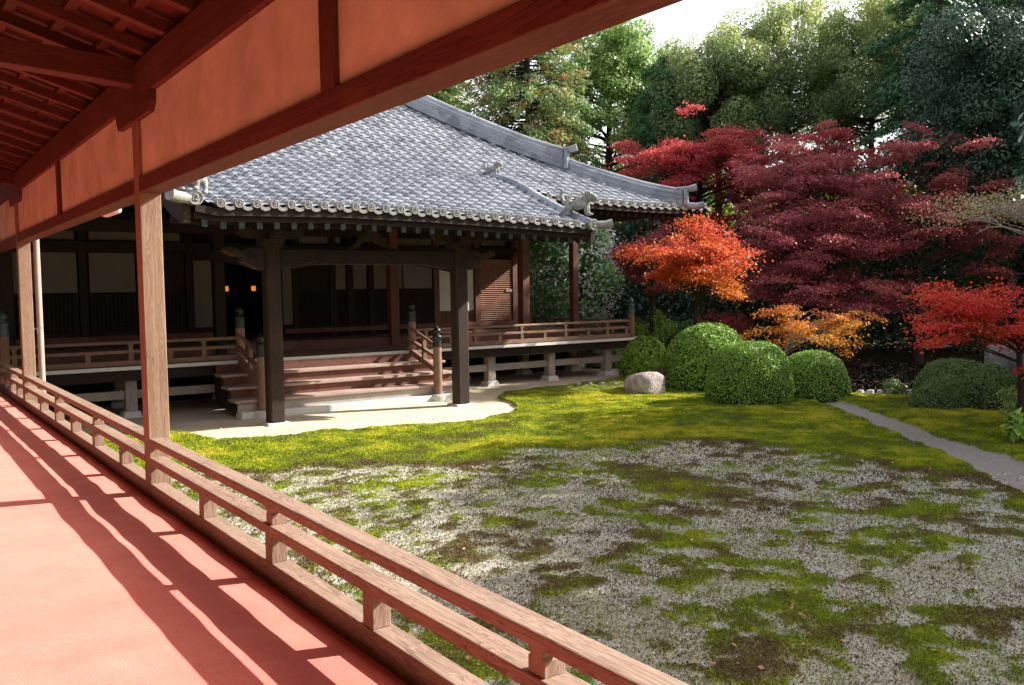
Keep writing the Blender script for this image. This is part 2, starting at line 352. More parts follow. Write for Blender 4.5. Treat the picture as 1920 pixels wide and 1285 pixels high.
def ball(n):
    v = unit(rng.normal(size=(n, 3))); return v*(rng.random((n, 1))**(1/3))

# ------------------------------------------------------------------ the ground: one sheet, with the pond hollow
def poly_sd(x, y, P):                              # signed distance to a polygon (inside negative)
    P = np.array(P, float); d = np.full(x.shape, 1e9); ins = np.zeros(x.shape, bool); n = len(P)
    for i in range(n):
        ax, ay = P[i]; bx, by = P[(i+1) % n]; ex, ey = bx-ax, by-ay
        t = np.clip(((x-ax)*ex+(y-ay)*ey)/(ex*ex+ey*ey), 0, 1)
        d = np.minimum(d, np.hypot(x-ax-t*ex, y-ay-t*ey))
        c = ((ay > y) != (by > y)) & (x < (bx-ax)*(y-ay)/(by-ay+1e-12)+ax); ins ^= c
    return np.where(ins, -d, d)
SAND_X = [1.0, 3.2, 4.25, 4.5, 5.0, 5.8, 7.07, 8.0, 9.03, 10.2, 10.75, 11.3, 12.2, 13.95, 15.9, 18, 22]
SAND_Y = [16.9, 16.7, 16.2, 14.75, 14.5, 14.5, 14.3, 14.05, 13.85, 14.3, 15.2, 16.6, 17.4, 17.85, 17.95, 18.4, 20]
GRAVEL = [(3.7, 12.3), (4.6, 11.7), (5.6, 11.3), (6.5, 10.65), (7.6, 10.75), (8.9, 10.6), (10.3, 9.75), (11.1, 8.4), (10.95, 6.95), (10.75, 5.8), (10.2, 4.8), (9.6, 3.5), (9, 1), (6, -6), (1.2, -6), (1.2, 12.6)]
PATH = [(17.6, 12.6, .3), (16.05, 11.53, .26), (15.0, 9.88, .27), (13.35, 7.82, .29), (12.45, 6.5, .37), (11.5, 5.35, .40), (9.6, 3.1, .6), (8.6, 1.0, .9), (7, -6, 1.0)]
def path_sd(x, y):
    d = np.full(x.shape, 1e9)
    for (ax, ay, aw), (bx, by, bw) in zip(PATH[:-1], PATH[1:]):
        ex, ey = bx-ax, by-ay; t = np.clip(((x-ax)*ex+(y-ay)*ey)/(ex*ex+ey*ey), 0, 1)
        d = np.minimum(d, np.hypot(x-ax-t*ex, y-ay-t*ey)-(aw+(bw-aw)*t))
    return d
PC, PU, PV = (23.6, 15.0), (0.8, 0.6), (-0.6, 0.8)
def pond_r(x, y):
    rx, ry = x-PC[0], y-PC[1]
    u = (rx*PU[0]+ry*PU[1])/7.0; v = (rx*PV[0]+ry*PV[1])/4.2
    return np.hypot(u, v)+0.05*(fbm(x, y, 0.5, 2, 91)-0.5)
# moss patches inside the bare gravel: centre x, y, half length, half width, angle, strength
PATCH = [(7.95, 8.0, 1.75, 0.50, R_(80), 2.6), (8.85, 5.35, 0.50, 0.62, R_(-50), 2.6), (4.35, 6.9, 0.9, 0.3, R_(75), .8), (4.5, 3.6, 1.3, 0.42, R_(55), 1.0),
         (5.3, 5.7, 0.9, 0.6, R_(40), .7), (5.9, 4.6, 1.0, 0.5, R_(30), .7), (6.9, 9.3, .7, .35, 0, .45), (4.3, 9.6, 1.2, .5, R_(60), .75), (5.0, 10.7, 1.0, .35, R_(0), .5),
         (3.2, 5.2, .5, .4, 0, .6), (3.0, 7.5, .6, .6, 0, .6), (7.5, 4.6, .5, .25, 0.3, .5), (5.9, 3.0, .9, .5, .4, .6), (3.4, 2.6, .5, .5, .4, .7), (9.6, 7.6, .6, .3, 1.2, .5)]
def fields(x, y):
    sand = sstep(-0.10, 0.14, y-np.interp(x, SAND_X, SAND_Y)+0.60*(fbm(x, y, 1.6, 5, 3)-0.5))*sstep(21.5, 19.0, x)
    path = sstep(0.10, -0.06, path_sd(x, y)+0.30*(fbm(x, y, 2.6, 3, 5)-0.5))
    g = poly_sd(x, y, GRAVEL)+1.5*(fbm(x, y, 0.9, 4, 11)-0.5)
    lush = sstep(-0.30, 0.25, g)
    nz = fbm(x, y, 1.5, 5, 21)
    inner = (nz-0.455)*4.2
    for cx, cy, a, b, an, st in PATCH:
        rx, ry = x-cx, y-cy; u = (rx*math.cos(an)+ry*math.sin(an))/a; v = (-rx*math.sin(an)+ry*math.cos(an))/b
        inner = np.maximum(inner, st*1.2*(1.10-np.hypot(u, v))+(nz-0.5)*2.6)
    inner = inner - 0.55*sstep(5.5, 8.5, x)*sstep(6.0, 3.5, y)
    hf = fbm(x, y, 4.5, 5, 25)
    inner = inner*0.55+(hf-0.5)*2.6+0.30
    inner = inner+1.5*(fbm(x, y, 6.5, 3, 27)-0.5)
    moss = np.maximum(lush*1.2+(nz-0.5)*0.5, sstep(-0.02, 1.20, inner)*1.05)
    moss = np.clip(moss, 0, 1)*(1-sand)*(1-path)
    # brown, dried-off moss where the carpet thins out
    dry = np.clip(sstep(0.42, 0.62, fbm(x, y, 1.1, 4, 33))*(0.25+0.45*sstep(0.9, -0.6, g))+0.55*sstep(0.35, 0.0, np.abs(g)), 0, 1)
    return sand, path, moss, dry, g
def height(x, y, f=None):
    sand, path, moss, dry, g = f if f is not None else fields(x, y)
    near = sstep(60, 25, np.hypot(x-8, y-8))
    h = 0.05*(fbm(x, y, 0.35, 3, 41)-0.5)*near
    h = h+moss*near*(0.012+0.055*fbm(x, y, 3.2, 5, 51)*moss)*(0.45+0.55*sstep(-0.4, 0.3, g)) - path*0.03
    h = h*(1-0.6*sand) - 0.012*sand + 0.012*(fbm(x, y, 1.2, 3, 61)-.5)*sand
    pr = pond_r(x, y); h = h*sstep(0.92, 1.1, pr) - 1.1*sstep(1.02, 0.80, pr)
    D = x*0.577+y*0.817
    h = h+5.0*sstep(34, 75, D)
    return h
def axis(segs):
    a = [segs[0][0]]
    for s0, s1, st in segs:
        n = max(1, int(round((s1-s0)/st))); a += list(np.linspace(s0, s1, n+1)[1:])
    return np.array(a)
gx = axis([(-400, -40, 40), (-40, -4, 3), (-4, 1.5, 0.5), (1.5, 7, 0.034), (7, 12, 0.045), (12, 19, 0.07), (19, 34, 0.3), (34, 80, 2.5), (80, 400, 40)])
gy = axis([(-400, -40, 40), (-40, -6, 3), (-6, 1, 0.5), (1, 9, 0.036), (9, 16, 0.055), (16, 21, 0.1), (21, 32, 0.5), (32, 90, 2.5), (90, 400, 40)])
X, Y = np.meshgrid(gx, gy); xs, ys = X.ravel(), Y.ravel()
fl = fields(xs, ys); zs = height(xs, ys, fl)
nx, ny = len(gx), len(gy); ii = (np.arange(ny-1)[:, None]*nx+np.arange(nx-1)[None]).ravel()
def ground_mat():
    m, nt, p, _ = newmat('moss_gravel_sand')
    tc = N(nt, 'TexCoord'); P = tc.outputs['Object']
    def att(n): return N(nt, 'Attribute', attribute_name=n).outputs['Fac']
    def noise(s, d=4.0, r=0.6):
        n = N(nt, 'TexNoise', i_Scale=s, i_Detail=d, i_Roughness=r); nt.links.new(P, n.inputs['Vector']); return n.outputs[0]
    def mixc(f, a, b):
        n = N(nt, 'Mix', data_type='RGBA'); nt.links.new(f, n.inputs[0]); nt.links.new(a, n.inputs[6]); nt.links.new(b, n.inputs[7]); return n.outputs[2]
    def mixf(f, a, b):
        n = N(nt, 'Mix', data_type='FLOAT'); n.inputs[0].default_value = f; nt.links.new(a, n.inputs[2]); nt.links.new(b, n.inputs[3]); return n.outputs[0]
    def edge(a, s, k, lo=0.35, hi=0.6):            # ragged threshold of a mask
        n = noise(s, 5.0, 0.7); t = N(nt, 'Math', operation='MULTIPLY_ADD', i_1=k, i_2=-k/2); nt.links.new(n, t.inputs[0])
        q = N(nt, 'Math', operation='ADD'); nt.links.new(a, q.inputs[0]); nt.links.new(t.outputs[0], q.inputs[1])
        r = N(nt, 'MapRange', interpolation_type='SMOOTHSTEP'); r.inputs[1].default_value = lo; r.inputs[2].default_value = hi
        nt.links.new(q.outputs[0], r.inputs[0]); return r.outputs[0]
    vo = N(nt, 'TexVoronoi', i_Scale=85.0); nt.links.new(P, vo.inputs['Vector'])
    sv = N(nt, 'SeparateColor'); nt.links.new(vo.outputs['Color'], sv.inputs[0])
    gr = ramp(nt, [(0.1, (0.09, 0.078, 0.070)), (0.36, (0.24, 0.230, 0.218)), (0.58, (0.46, 0.452, 0.44)), (0.85, (0.84, 0.835, 0.82))], mixf(0.5, sv.outputs[0], noise(3.0, 6.0, 0.75))).outputs[0]
    soil = ramp(nt, [(0.46, 0.0), (0.70, 0.65)], mixf(0.4, noise(2.3, 6.0, 0.75), noise(34.0, 4.0, 0.7))).outputs[0]
    gr = mixc(soil, gr, ramp(nt, [(0.3, (0.09, 0.075, 0.068)), (0.7, (0.24, 0.205, 0.185))], noise(55.0)).outputs[0])
    lich = ramp(nt, [(0.36, 0.0), (0.60, 0.72)], mixf(0.5, noise(1.3, 5.0, 0.7), noise(16.0, 4.0, 0.7))).outputs[0]
    gr = mixc(lich, gr, ramp(nt, [(0.3, (0.13, 0.130, 0.045)), (0.7, (0.36, 0.345, 0.155))], noise(45.0, 5.0, 0.75)).outputs[0])
    ms = ramp(nt, [(0.25, (0.05, 0.055, 0.014)), (0.45, (0.13, 0.17, 0.018)), (0.62, (0.24, 0.28, 0.022)), (0.8, (0.42, 0.38, 0.04))], mixf(0.5, noise(3.5, 4.0), noise(70.0, 4.0))).outputs[0]
    dr = ramp(nt, [(0.3, (0.075, 0.055, 0.032)), (0.7, (0.23, 0.175, 0.085))], mixf(0.5, noise(6.0), noise(90.0))).outputs[0]
    sa = ramp(nt, [(0.3, (0.50, 0.42, 0.29)), (0.7, (0.70, 0.61, 0.45))], mixf(0.4, noise(1.6, 5.0), noise(120.0, 3.0))).outputs[0]
    pa = ramp(nt, [(0.0, (0.15, 0.134, 0.115)), (0.6, (0.29, 0.260, 0.228)), (1.0, (0.58, 0.54, 0.50))], mixf(0.5, sv.outputs[0], noise(30.0))).outputs[0]
    fo = ramp(nt, [(0.3, (0.030, 0.028, 0.014)), (0.7, (0.10, 0.07, 0.035))], noise(4.0)).outputs[0]
    mossy = mixc(edge(att('dry'), 22.0, 0.9, 0.30, 0.75), ms, dr)
    col = mixc(edge(att('moss'), 18.0, 1.2, 0.15, 0.95), gr, mossy)
    col = mixc(edge(att('sand'), 14.0, 0.5, 0.4, 0.6), col, sa)
    col = mixc(edge(att('path'), 14.0, 0.5, 0.4, 0.6), col, pa)
    col = mixc(att('wild'), col, fo)
    nt.links.new(col, p.inputs['Base Color']); p.inputs['Roughness'].default_value = 0.95; p.inputs['Specular IOR Level'].default_value = 0.15
    bump(nt, p, mixf(0.5, noise(110.0, 4.0), vo.outputs['Distance']), 0.7, 0.012)
    return m
wild = np.clip(sstep(20.0, 23.0, xs*0.577+ys*0.817)*(1-fl[0])*(1-fl[1]), 0, 1)*sstep(16.5, 18.5, xs)
ground = npmesh('ground', np.stack([xs, ys, zs], 1), np.stack([ii, ii+1, ii+nx+1, ii+nx], 1), ground_mat(), None,
                {'sand': ('POINT', fl[0]), 'path': ('POINT', fl[1]), 'moss': ('POINT', fl[2]), 'dry': ('POINT', fl[3]), 'wild': ('POINT', wild)}, smooth=True)
tag(ground, kind='structure')
# pond water
def water_mat():
    m, nt, p, _ = newmat('dark_pond_water')
    p.inputs['Base Color'].default_value = (0.012, 0.013, 0.010, 1); p.inputs['Roughness'].default_value = 0.06; p.inputs['Specular IOR Level'].default_value = 0.5
    tc = N(nt, 'TexCoord'); n = N(nt, 'TexNoise', i_Scale=3.0, i_Detail=3.0); nt.links.new(tc.outputs['Object'], n.inputs['Vector'])
    bump(nt, p, n.outputs[0], 0.15, 0.03); return m
a = np.linspace(0, 2*np.pi, 65)[:-1]
pv = [(PC[0]+7.3*math.cos(t)*PU[0]+4.45*math.sin(t)*PV[0], PC[1]+7.3*math.cos(t)*PU[1]+4.45*math.sin(t)*PV[1], -0.34) for t in a]
pond = MB().add(pv, [tuple(range(64))]).build('pond_water', water_mat()); tag(pond, kind='structure')
NL = 3200; t = rng.random(NL)*2*np.pi; rr = np.sqrt(rng.random(NL))*0.97
u, v = 7*rr*np.cos(t), 4.2*rr*np.sin(t)
lp = np.stack([PC[0]+u*PU[0]+v*PV[0], PC[1]+u*PU[1]+v*PV[1], np.full(NL, -0.333)], 1)
o = leaves('floating_leaves', lp, np.array([0, 0, 1])+0.06*rng.normal(size=(NL, 3)), 0.06+0.05*rng.random(NL), rng.random(NL), L_float, aspect=0.8)
tag(o, 'scattered fallen leaves floating on the dark pond water', 'leaves', kind='stuff')

# ------------------------------------------------------------------ moss blades and gravel chips
def scatter(n, power, rmax=21.0):
    out = []
    while sum(map(len, out)) < n:
        th = R_(1)+rng.random(400000)*R_(68); r = 2.2+(rmax-2.2)*rng.random(400000)**power
        x, y = r*np.sin(th), r*np.cos(th)
        k = (x > 1.95) & (y < 18.4) & (y > 0.8); out.append(np.stack([x[k], y[k]], 1))
    return np.concatenate(out)[:n]
P = scatter(1700000, 1.25); f = fields(P[:, 0], P[:, 1])
keep = rng.random(len(P)) < np.clip((f[2]*1.15-0.12+0.9*(fbm(P[:, 0], P[:, 1], 9, 4, 71)-0.5))*(0.55+0.45*sstep(-0.3, 0.2, f[4])), 0.12*(0.2+1.6*fbm(P[:, 0], P[:, 1], 2.0, 3, 77)**1.3), 1)*sstep(0.6, 0.2, f[0])*sstep(0.7, 0.3, f[1])
P = P[keep][:760000]; f = [q[keep][:760000] for q in f]
r = np.hypot(P[:, 0], P[:, 1]); sz = (0.009+0.0017*r)*(0.6+0.8*rng.random(len(P)))
z = height(P[:, 0], P[:, 1], f)+sz*0.25
nr = np.stack([rng.normal(size=len(P)), rng.normal(size=len(P)), 0.7*np.abs(rng.normal(size=len(P)))], 1)
tint = 0.57+0.30*(fbm(P[:, 0], P[:, 1], 0.8, 3, 81)-0.5)*2+0.42*(fbm(P[:, 0], P[:, 1], 3.6, 4, 83)-0.5)*2+0.12*rng.normal(size=len(P)) - f[3]*(0.16+0.26*rng.random(len(P)))+0.06*sstep(0, .6, f[4])-0.20*sstep(0.3, -0.8, f[4])-0.12*(1-f[2])
o = leaves('moss_carpet', np.stack([P[:, 0], P[:, 1], z], 1), nr, sz, tint, L_moss, aspect=0.45, dirv=np.array([0, 0, 1])+0.5*rng.normal(size=(len(P), 3)))
tag(o, 'yellow green and brown moss growing over the garden ground', 'moss', kind='stuff')
P = scatter(64000, 1.5, 13); f = fields(P[:, 0], P[:, 1]); k = rng.random(len(P)) < np.clip(1.05-f[2]*1.3, 0.03, 1)*(1-f[0])*0.8
P = P[k]; f = [q[k] for q in f]; n = len(P)
sz = (0.006+0.0011*np.hypot(P[:, 0], P[:, 1]))*(0.6+rng.random(n))
L_chip = leafmat('white_stone_chip', [(0, (0.18, 0.17, 0.165)), (0.5, (0.42, 0.41, 0.405)), (1, (0.80, 0.79, 0.785))], 0, 0.8, 0.2)
o = leaves('gravel', np.stack([P[:, 0], P[:, 1], height(P[:, 0], P[:, 1], f)+sz*0.2], 1), np.array([0, 0, 1])+0.7*rng.normal(size=(n, 3)), sz, rng.random(n), L_chip, aspect=0.8)
tag(o, 'pale stone chips strewn over the bare ground between the moss', 'gravel', kind='stuff')

# ------------------------------------------------------------------ the covered corridor
XR, ZF = 1.634, 0.9
XL = -1.9
cor = thing('covered_corridor', (-0.13, 6.0, 0.0), 'open timber corridor with red carpeted floor and plaster panels above its railing', 'corridor')
PY = [-6.79, 0.13, 7.05, 13.97]; PW = 0.155
def side(sgn, x_in, kw):
    """one side: x_in = inner plane, outwards = sgn"""
    xo = lambda a, b: (x_in+a, x_in+b) if sgn > 0 else (x_in-b, x_in-a)
    bay = [(PY[i]+PW, PY[i+1]) for i in range(3)]+[(PY[3]+PW, 18.55)]
    for y in PY:
        MB().box(*xo(0, PW), y, y+PW, 0.0, 3.69).build('post', WC['z'], cor, at=(x_in, y, 0), bevel=0.006)
        c = MB(); c.prism([(y-0.46, 3.83), (y-0.46, 3.755), (y-0.40, 3.69), (y+PW+0.40, 3.69), (y+PW+0.46, 3.755), (y+PW+0.46, 3.83)], 'x', *xo(-0.012, 0.16))
        c.build('bracket', WK['y'], cor, bevel=0.006)
        MB().box(*xo(-0.03, PW+0.03), y-0.03, y+PW+0.03, -0.1, 0.10).build('foundation_stone', M_granite, cor)
    for y0, y1 in bay:
        b = MB().box(*xo(0, 0.170), y0, y1, 3.165, 3.275); b.build('lintel_beam', WK['y'], cor, bevel=0.005)
        MB().box(*xo(0.030, 0.10), y0, y1, 3.27, 3.835).build('plaster_panel', M_plaster, cor)
        ym = (y0+y1)/2
        MB().box(*xo(0.0, 0.15), ym-0.07, ym+0.07, 3.276, 3.829).build('wall_strut', WK['z'], cor, bevel=0.004)
        if sgn < 0:  # unseen left side closed with an added wall to cut sky fill
            MB().box(*xo(0.03, 0.10), y0, y1, 1.72, 3.164).build('plaster_panel', M_plaster, cor)
            MB().box(*xo(0.0, 0.13), y0, y1, 1.62, 1.72).build('added_wall_rail', WK['y'], cor, bevel=0.004)
            MB().box(*xo(0.02, 0.08), y0, y1, 0.86, 1.62).build('added_wainscot', WK['y'], cor)
            continue
        MB().box(*xo(0, 0.112), y0, y1, 1.283, 1.335).build('top_rail', WL['y'], cor, bevel=0.008)
        MB().box(*xo(0, 0.110), y0, y1, 1.137, 1.190).build('mid_rail', WL['y'], cor, bevel=0.005)
        MB().box(*xo(0.003, 0.108), y0, y1, 0.86, 0.990).build('sill', WL['y'], cor, bevel=0.005)
        MB().box(*xo(0.03, 0.09), y0, y1, 0.55, 0.855).build('skirting_board', WC['y'], cor)
        n = 5
        for k in range(1, n+1):
            ys_ = {0: (1.06, 2.23, 3.41, 4.58, 5.78), 7: (8.09, 9.24, 10.40, 11.44, 12.58)}.get(int(y0), [y0+(y1-y0)*q/6 for q in range(1, 6)])[k-1]
            MB().box(*xo(0.006, 0.092), ys_-0.047, ys_+0.047, 0.990, 1.137).build('rail_strut', WL['z'], cor, bevel=0.004)
            if k % 2 == 0:
                c = MB(); c.prism([(ys_-0.043, 1.190), (ys_+0.043, 1.190), (ys_+0.043, 1.243), (ys_+0.03, 1.254), (ys_+0.055, 1.283), (ys_-0.055, 1.283), (ys_-0.03, 1.254), (ys_-0.043, 1.243)], 'x', *xo(0.014, 0.098))
                c.build('rail_cap_strut', WL['z'], cor, bevel=0.003)
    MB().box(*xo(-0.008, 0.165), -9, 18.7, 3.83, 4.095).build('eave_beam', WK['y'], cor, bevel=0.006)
side(1, XR, None); side(-1, XL, None)
MB().box(XL, XR, -9.2, -9.05, 0.82, 4.5).build('added_end_wall', M_plaster, cor)  # unseen wall, added to keep skylight out from behind
# floor boards under the carpet
c = MB()
for k in range(9): c.box(XL+0.01+k*0.392, XL+0.01+k*0.392+0.388, -9, 18.6, 0.82, 0.885)
c.build('floor', WC['y'], cor)
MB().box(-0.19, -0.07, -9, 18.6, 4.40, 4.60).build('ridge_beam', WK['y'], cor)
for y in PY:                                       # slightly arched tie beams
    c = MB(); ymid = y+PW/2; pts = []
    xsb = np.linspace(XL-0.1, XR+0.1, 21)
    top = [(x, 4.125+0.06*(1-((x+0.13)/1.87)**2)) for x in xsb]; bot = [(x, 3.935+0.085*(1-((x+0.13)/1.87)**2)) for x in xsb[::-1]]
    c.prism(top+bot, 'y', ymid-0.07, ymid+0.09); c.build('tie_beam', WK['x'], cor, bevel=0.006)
sl = 0.30; RX = -0.13
def zr(x): return 4.095+sl*(1.63-RX) - sl*abs(x-RX)   # underside of the rafters
rf = None
for s_, xe in ((1, 2.65), (-1, -2.91)):
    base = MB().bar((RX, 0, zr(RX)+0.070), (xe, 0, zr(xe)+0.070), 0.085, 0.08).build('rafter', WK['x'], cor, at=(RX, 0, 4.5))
    ks = [k for k in range(-25, 22)]
    for k in ks:
        y = 6.25+0.585*k
        if y > 18.5: continue
        if base is not None: base.location.y += y; first = base; y0_ = y; base = None
        else: clone(first, (0, y-y0_, 0))
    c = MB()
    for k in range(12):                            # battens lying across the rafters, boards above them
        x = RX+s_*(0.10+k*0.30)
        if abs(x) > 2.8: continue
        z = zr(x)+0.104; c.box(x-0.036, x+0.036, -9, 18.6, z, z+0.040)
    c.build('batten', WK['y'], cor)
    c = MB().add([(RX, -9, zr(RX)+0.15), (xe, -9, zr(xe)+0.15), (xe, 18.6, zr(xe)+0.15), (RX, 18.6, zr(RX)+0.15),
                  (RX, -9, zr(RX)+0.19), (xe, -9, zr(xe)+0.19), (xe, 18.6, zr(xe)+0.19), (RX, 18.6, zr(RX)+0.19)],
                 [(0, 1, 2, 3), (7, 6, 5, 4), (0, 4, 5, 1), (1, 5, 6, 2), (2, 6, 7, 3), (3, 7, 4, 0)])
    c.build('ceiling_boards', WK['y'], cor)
    # tiled roof skin above
    V = []; Fs = []; ysr = np.arange(-9, 18.61, 0.07); xr_ = np.linspace(0, abs(xe-RX)+0.08, 10)
    yy, xx = np.meshgrid(ysr, xr_, indexing='ij')
    hh = 0.05*np.maximum(0, np.cos(2*np.pi*yy/0.28))
    V = np.stack([RX+s_*xx, yy, zr(RX)-sl*xx+0.26+hh], -1).reshape(-1, 3)
    n0, n1 = xx.shape; q = (np.arange(n0-1)[:, None]*n1+np.arange(n1-1)[None]).ravel()
    npmesh('roof_tiles', V, np.stack([q, q+1, q+n1+1, q+n1], 1), M_tile, cor)
# downpipe with wire bands and a small white light box outside the beam
dp = MB().tube([(1.90, 14.25, 0.02), (1.90, 14.25, 3.75)], 0.042, 14).build('downpipe', M_pipe, cor, smooth=True)
b = MB()
for z in (1.16, 1.98):
    b.tube([(1.90, 14.25, z-0.008), (1.90, 14.25, z+0.008)], 0.046, 14); b.tube([(1.86, 14.25, z), (1.79, 14.06, z-0.03)], 0.004, 5)
b.tube([(1.87, 14.21, 1.98), (1.85, 14.20, 1.90)], 0.004, 5)
b.build('pipe_band', M_wire, dp)
MB().box(1.806, 1.90, 8.85, 9.35, 3.16, 3.24).build('light_box', M_lampwhite, cor, bevel=0.03)
# carpet, slightly rippled
cx_ = np.linspace(XL+0.10, XR-0.035, 60); cy_ = np.arange(-8.9, 18.55, 0.06)
xx, yy = np.meshgrid(cx_, cy_); zz = 0.897+0.010*(fbm(xx*0.35, yy, 2.0, 3, 111))+0.004*np.sin(yy*9+3*vnoise(xx, yy*0.7, 5))*vnoise(xx*0.8, yy*0.8, 6)
n1 = len(cx_); q = (np.arange(len(cy_)-1)[:, None]*n1+np.arange(n1-1)[None]).ravel()
o = npmesh('carpet', np.stack([xx, yy, zz], -1).reshape(-1, 3), np.stack([q, q+1, q+n1+1, q+n1], 1), M_carpet, None, smooth=True, base=(-0.13, 6, 0.9))
sm = o.modifiers.new('thickness', 'SOLIDIFY'); sm.thickness = 0.008; sm.offset = -1
tag(o, 'red felt carpet striped with railing shadows along the corridor floor', 'carpet')

# ------------------------------------------------------------------ the temple hall
hall = thing('temple_hall', (8.1, 22.0, 0.0), 'dark timber temple hall with a sweeping grey tiled roof and raised railed verandah', 'temple')
YC, YI, ZV, ZI = 20.9, 22.3, 1.03, 1.25
VX0, VX1, VY = -3.0, 17.5, 18.65
# verandah
c = MB(); x = VX0; wds = [0.34, 0.42, 0.38, 0.46, 0.36]; k = 0
while x < VX1-0.05:
    w_ = min(wds[k % 5], VX1-x); c.box(x+0.003, x+w_-0.003, VY, YC+0.1, ZV-0.065, ZV-0.0015*(k % 3)); x += w_; k += 1
vf = c.build('verandah_floor', WB['y'], hall, bevel=0.004)
c = MB(); x = VX0; k = 0
while x < VX1-0.05:
    w_ = min(wds[k % 5], VX1-x); c.box(x+0.002, x+w_-0.002, VY-0.006, VY+0.035, ZV-0.068, ZV+0.003); x += w_; k += 1
c.build('board_ends', WE['x'], vf)
MB().box(17.35, 18.0, 19.2, 30, ZV-0.09, ZV-0.02).build('side_verandah_floor', WE['y'], hall)
MB().box(VX0, VX1-0.08, VY+0.10, VY+0.26, 0.74, 0.963).build('fascia_beam', WD['x'], hall)
MB().box(VX0, VX1-0.12, 19.02, 19.10, 0.36, 0.53).build('tie_rail', WG['x'], hall, bevel=0.006)
MB().box(17.1, 17.22, 19.1, 30, 0.36, 0.53).build('tie_rail', WG['y'], hall)
MB().box(17.05, 17.25, 19.1, 30, 0.74, 0.938).build('fascia_beam', WD['y'], hall)
def vpost(x, y):
    p = MB().box(x-0.11, x+0.11, y-0.11, y+0.11, 0.11, 0.739).build('verandah_post', WG['z'], hall, at=(x, y, 0), bevel=0.008)
    MB().add([(x-0.21, y-0.21, -0.1), (x+0.21, y-0.21, -0.1), (x+0.21, y+0.21, -0.1), (x-0.21, y+0.21, -0.1), (x-0.15, y-0.15, 0.11), (x+0.15, y-0.15, 0.11), (x+0.15, y+0.15, 0.11), (x-0.15, y+0.15, 0.11)],
             [(3, 2, 1, 0), (4, 5, 6, 7), (0, 1, 5, 4), (1, 2, 6, 5), (2, 3, 7, 6), (3, 0, 4, 7)]).build('base_stone', M_granite, p, bevel=0.01)
for x in (-1.6, 0.3, 2.2, 4.1, 12.75, 14.68, 16.68): vpost(x, 19.06)
for x in (2.2, 4.3, 6.5, 8.7, 11, 13.1, 15.2, 17.0): vpost(x, YC+0.05)
for y in (23, 25.2, 27.4): vpost(17.1, y)
# raised inner floor with its red-brown riser boards
MB().box(VX0, 17.15, YC+0.10, 29.5, ZI-0.06, ZI).build('inner_floor', WB['x'], hall)
for a_, b_ in ((VX0, 6.38), (6.62, 10.88), (11.12, 15.08), (15.32, 16.9)):
    MB().box(a_, b_, YC-0.04, YC+0.095, ZV-0.01, ZI+0.004).build('riser_board', WR['x'], hall, bevel=0.005)
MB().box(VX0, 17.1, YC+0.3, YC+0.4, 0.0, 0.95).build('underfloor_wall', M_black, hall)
# columns of the outer row
for x in (-2.2, 2.2, 6.5, 11.0, 15.2, 17.05):
    hw = 0.125 if x != 17.05 else 0.105
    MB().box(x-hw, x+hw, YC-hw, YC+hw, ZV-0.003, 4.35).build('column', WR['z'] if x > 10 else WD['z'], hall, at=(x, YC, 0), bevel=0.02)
MB().box(VX0, 17.4, YC-0.09, YC+0.09, 3.80, 4.06).build('head_beam', WD['x'], hall)
MB().box(VX0, 17.9, YC-0.12, YC+0.12, 4.351, 4.60).build('wall_plate', WD['x'], hall)
# inner wall: posts, sill, lintel, panels
for x in (-0.8, 1.05, 3.88, 6.22, 6.97, 8.90, 9.93, 10.43, 11.05, 11.65, 13.10, 14.49, 15.84):
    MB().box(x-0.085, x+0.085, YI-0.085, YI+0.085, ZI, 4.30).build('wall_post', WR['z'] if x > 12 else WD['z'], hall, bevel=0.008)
for a_, b_ in ((VX0, 7.05), (8.56, 16.0)):
    MB().box(a_, b_, YI-0.125, YI-0.087, ZI+0.13, ZI+0.25).build('wall_sill', WR['x'], hall, bevel=0.004)
MB().box(VX0, 16.0, YI-0.125, YI-0.087, 3.44, 3.66).build('wall_lintel', WD['x'], hall)
MB().box(VX0, 16.1, YI-0.10, YI+0.10, 4.12, 4.32).build('wall_plate', WD['x'], hall)
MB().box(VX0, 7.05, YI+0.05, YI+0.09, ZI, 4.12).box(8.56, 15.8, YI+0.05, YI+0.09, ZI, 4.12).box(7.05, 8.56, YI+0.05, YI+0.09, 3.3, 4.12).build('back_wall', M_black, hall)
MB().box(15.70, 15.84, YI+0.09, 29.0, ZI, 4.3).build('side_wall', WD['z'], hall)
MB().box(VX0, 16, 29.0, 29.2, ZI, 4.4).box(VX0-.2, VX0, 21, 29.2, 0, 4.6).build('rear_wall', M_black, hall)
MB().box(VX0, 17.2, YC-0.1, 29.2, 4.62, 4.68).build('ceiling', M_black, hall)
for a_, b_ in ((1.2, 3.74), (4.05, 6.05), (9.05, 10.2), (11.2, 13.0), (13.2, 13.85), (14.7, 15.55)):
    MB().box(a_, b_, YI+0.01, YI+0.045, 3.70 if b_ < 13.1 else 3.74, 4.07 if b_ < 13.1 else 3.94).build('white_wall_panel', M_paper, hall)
def lattice(x0, x1, z0, z1):
    c = MB(); fwd = YI-0.05
    c.box(x0, x1, fwd+0.02, fwd+0.05, z0, z0+0.06); c.box(x0, x1, fwd+0.02, fwd+0.05, z1-0.06, z1)
    c.box(x0, x0+0.05, fwd+0.019, fwd+0.051, z0, z1); c.box(x1-0.05, x1, fwd+0.019, fwd+0.051, z0, z1)
    n = max(2, int((x1-x0)/0.085))
    for k in range(1, n):
        x = x0+(x1-x0)*k/n; c.box(x-0.014, x+0.014, fwd+0.024, fwd+0.044, z0, z1)
    n = int((z1-z0)/0.085)
    for k in range(1, n):
        z = z0+(z1-z0)*k/n; c.box(x0, x1, fwd+0.027, fwd+0.047, z-0.014, z+0.014)
    return c.build('lattice_panel', WD['x'], hall)
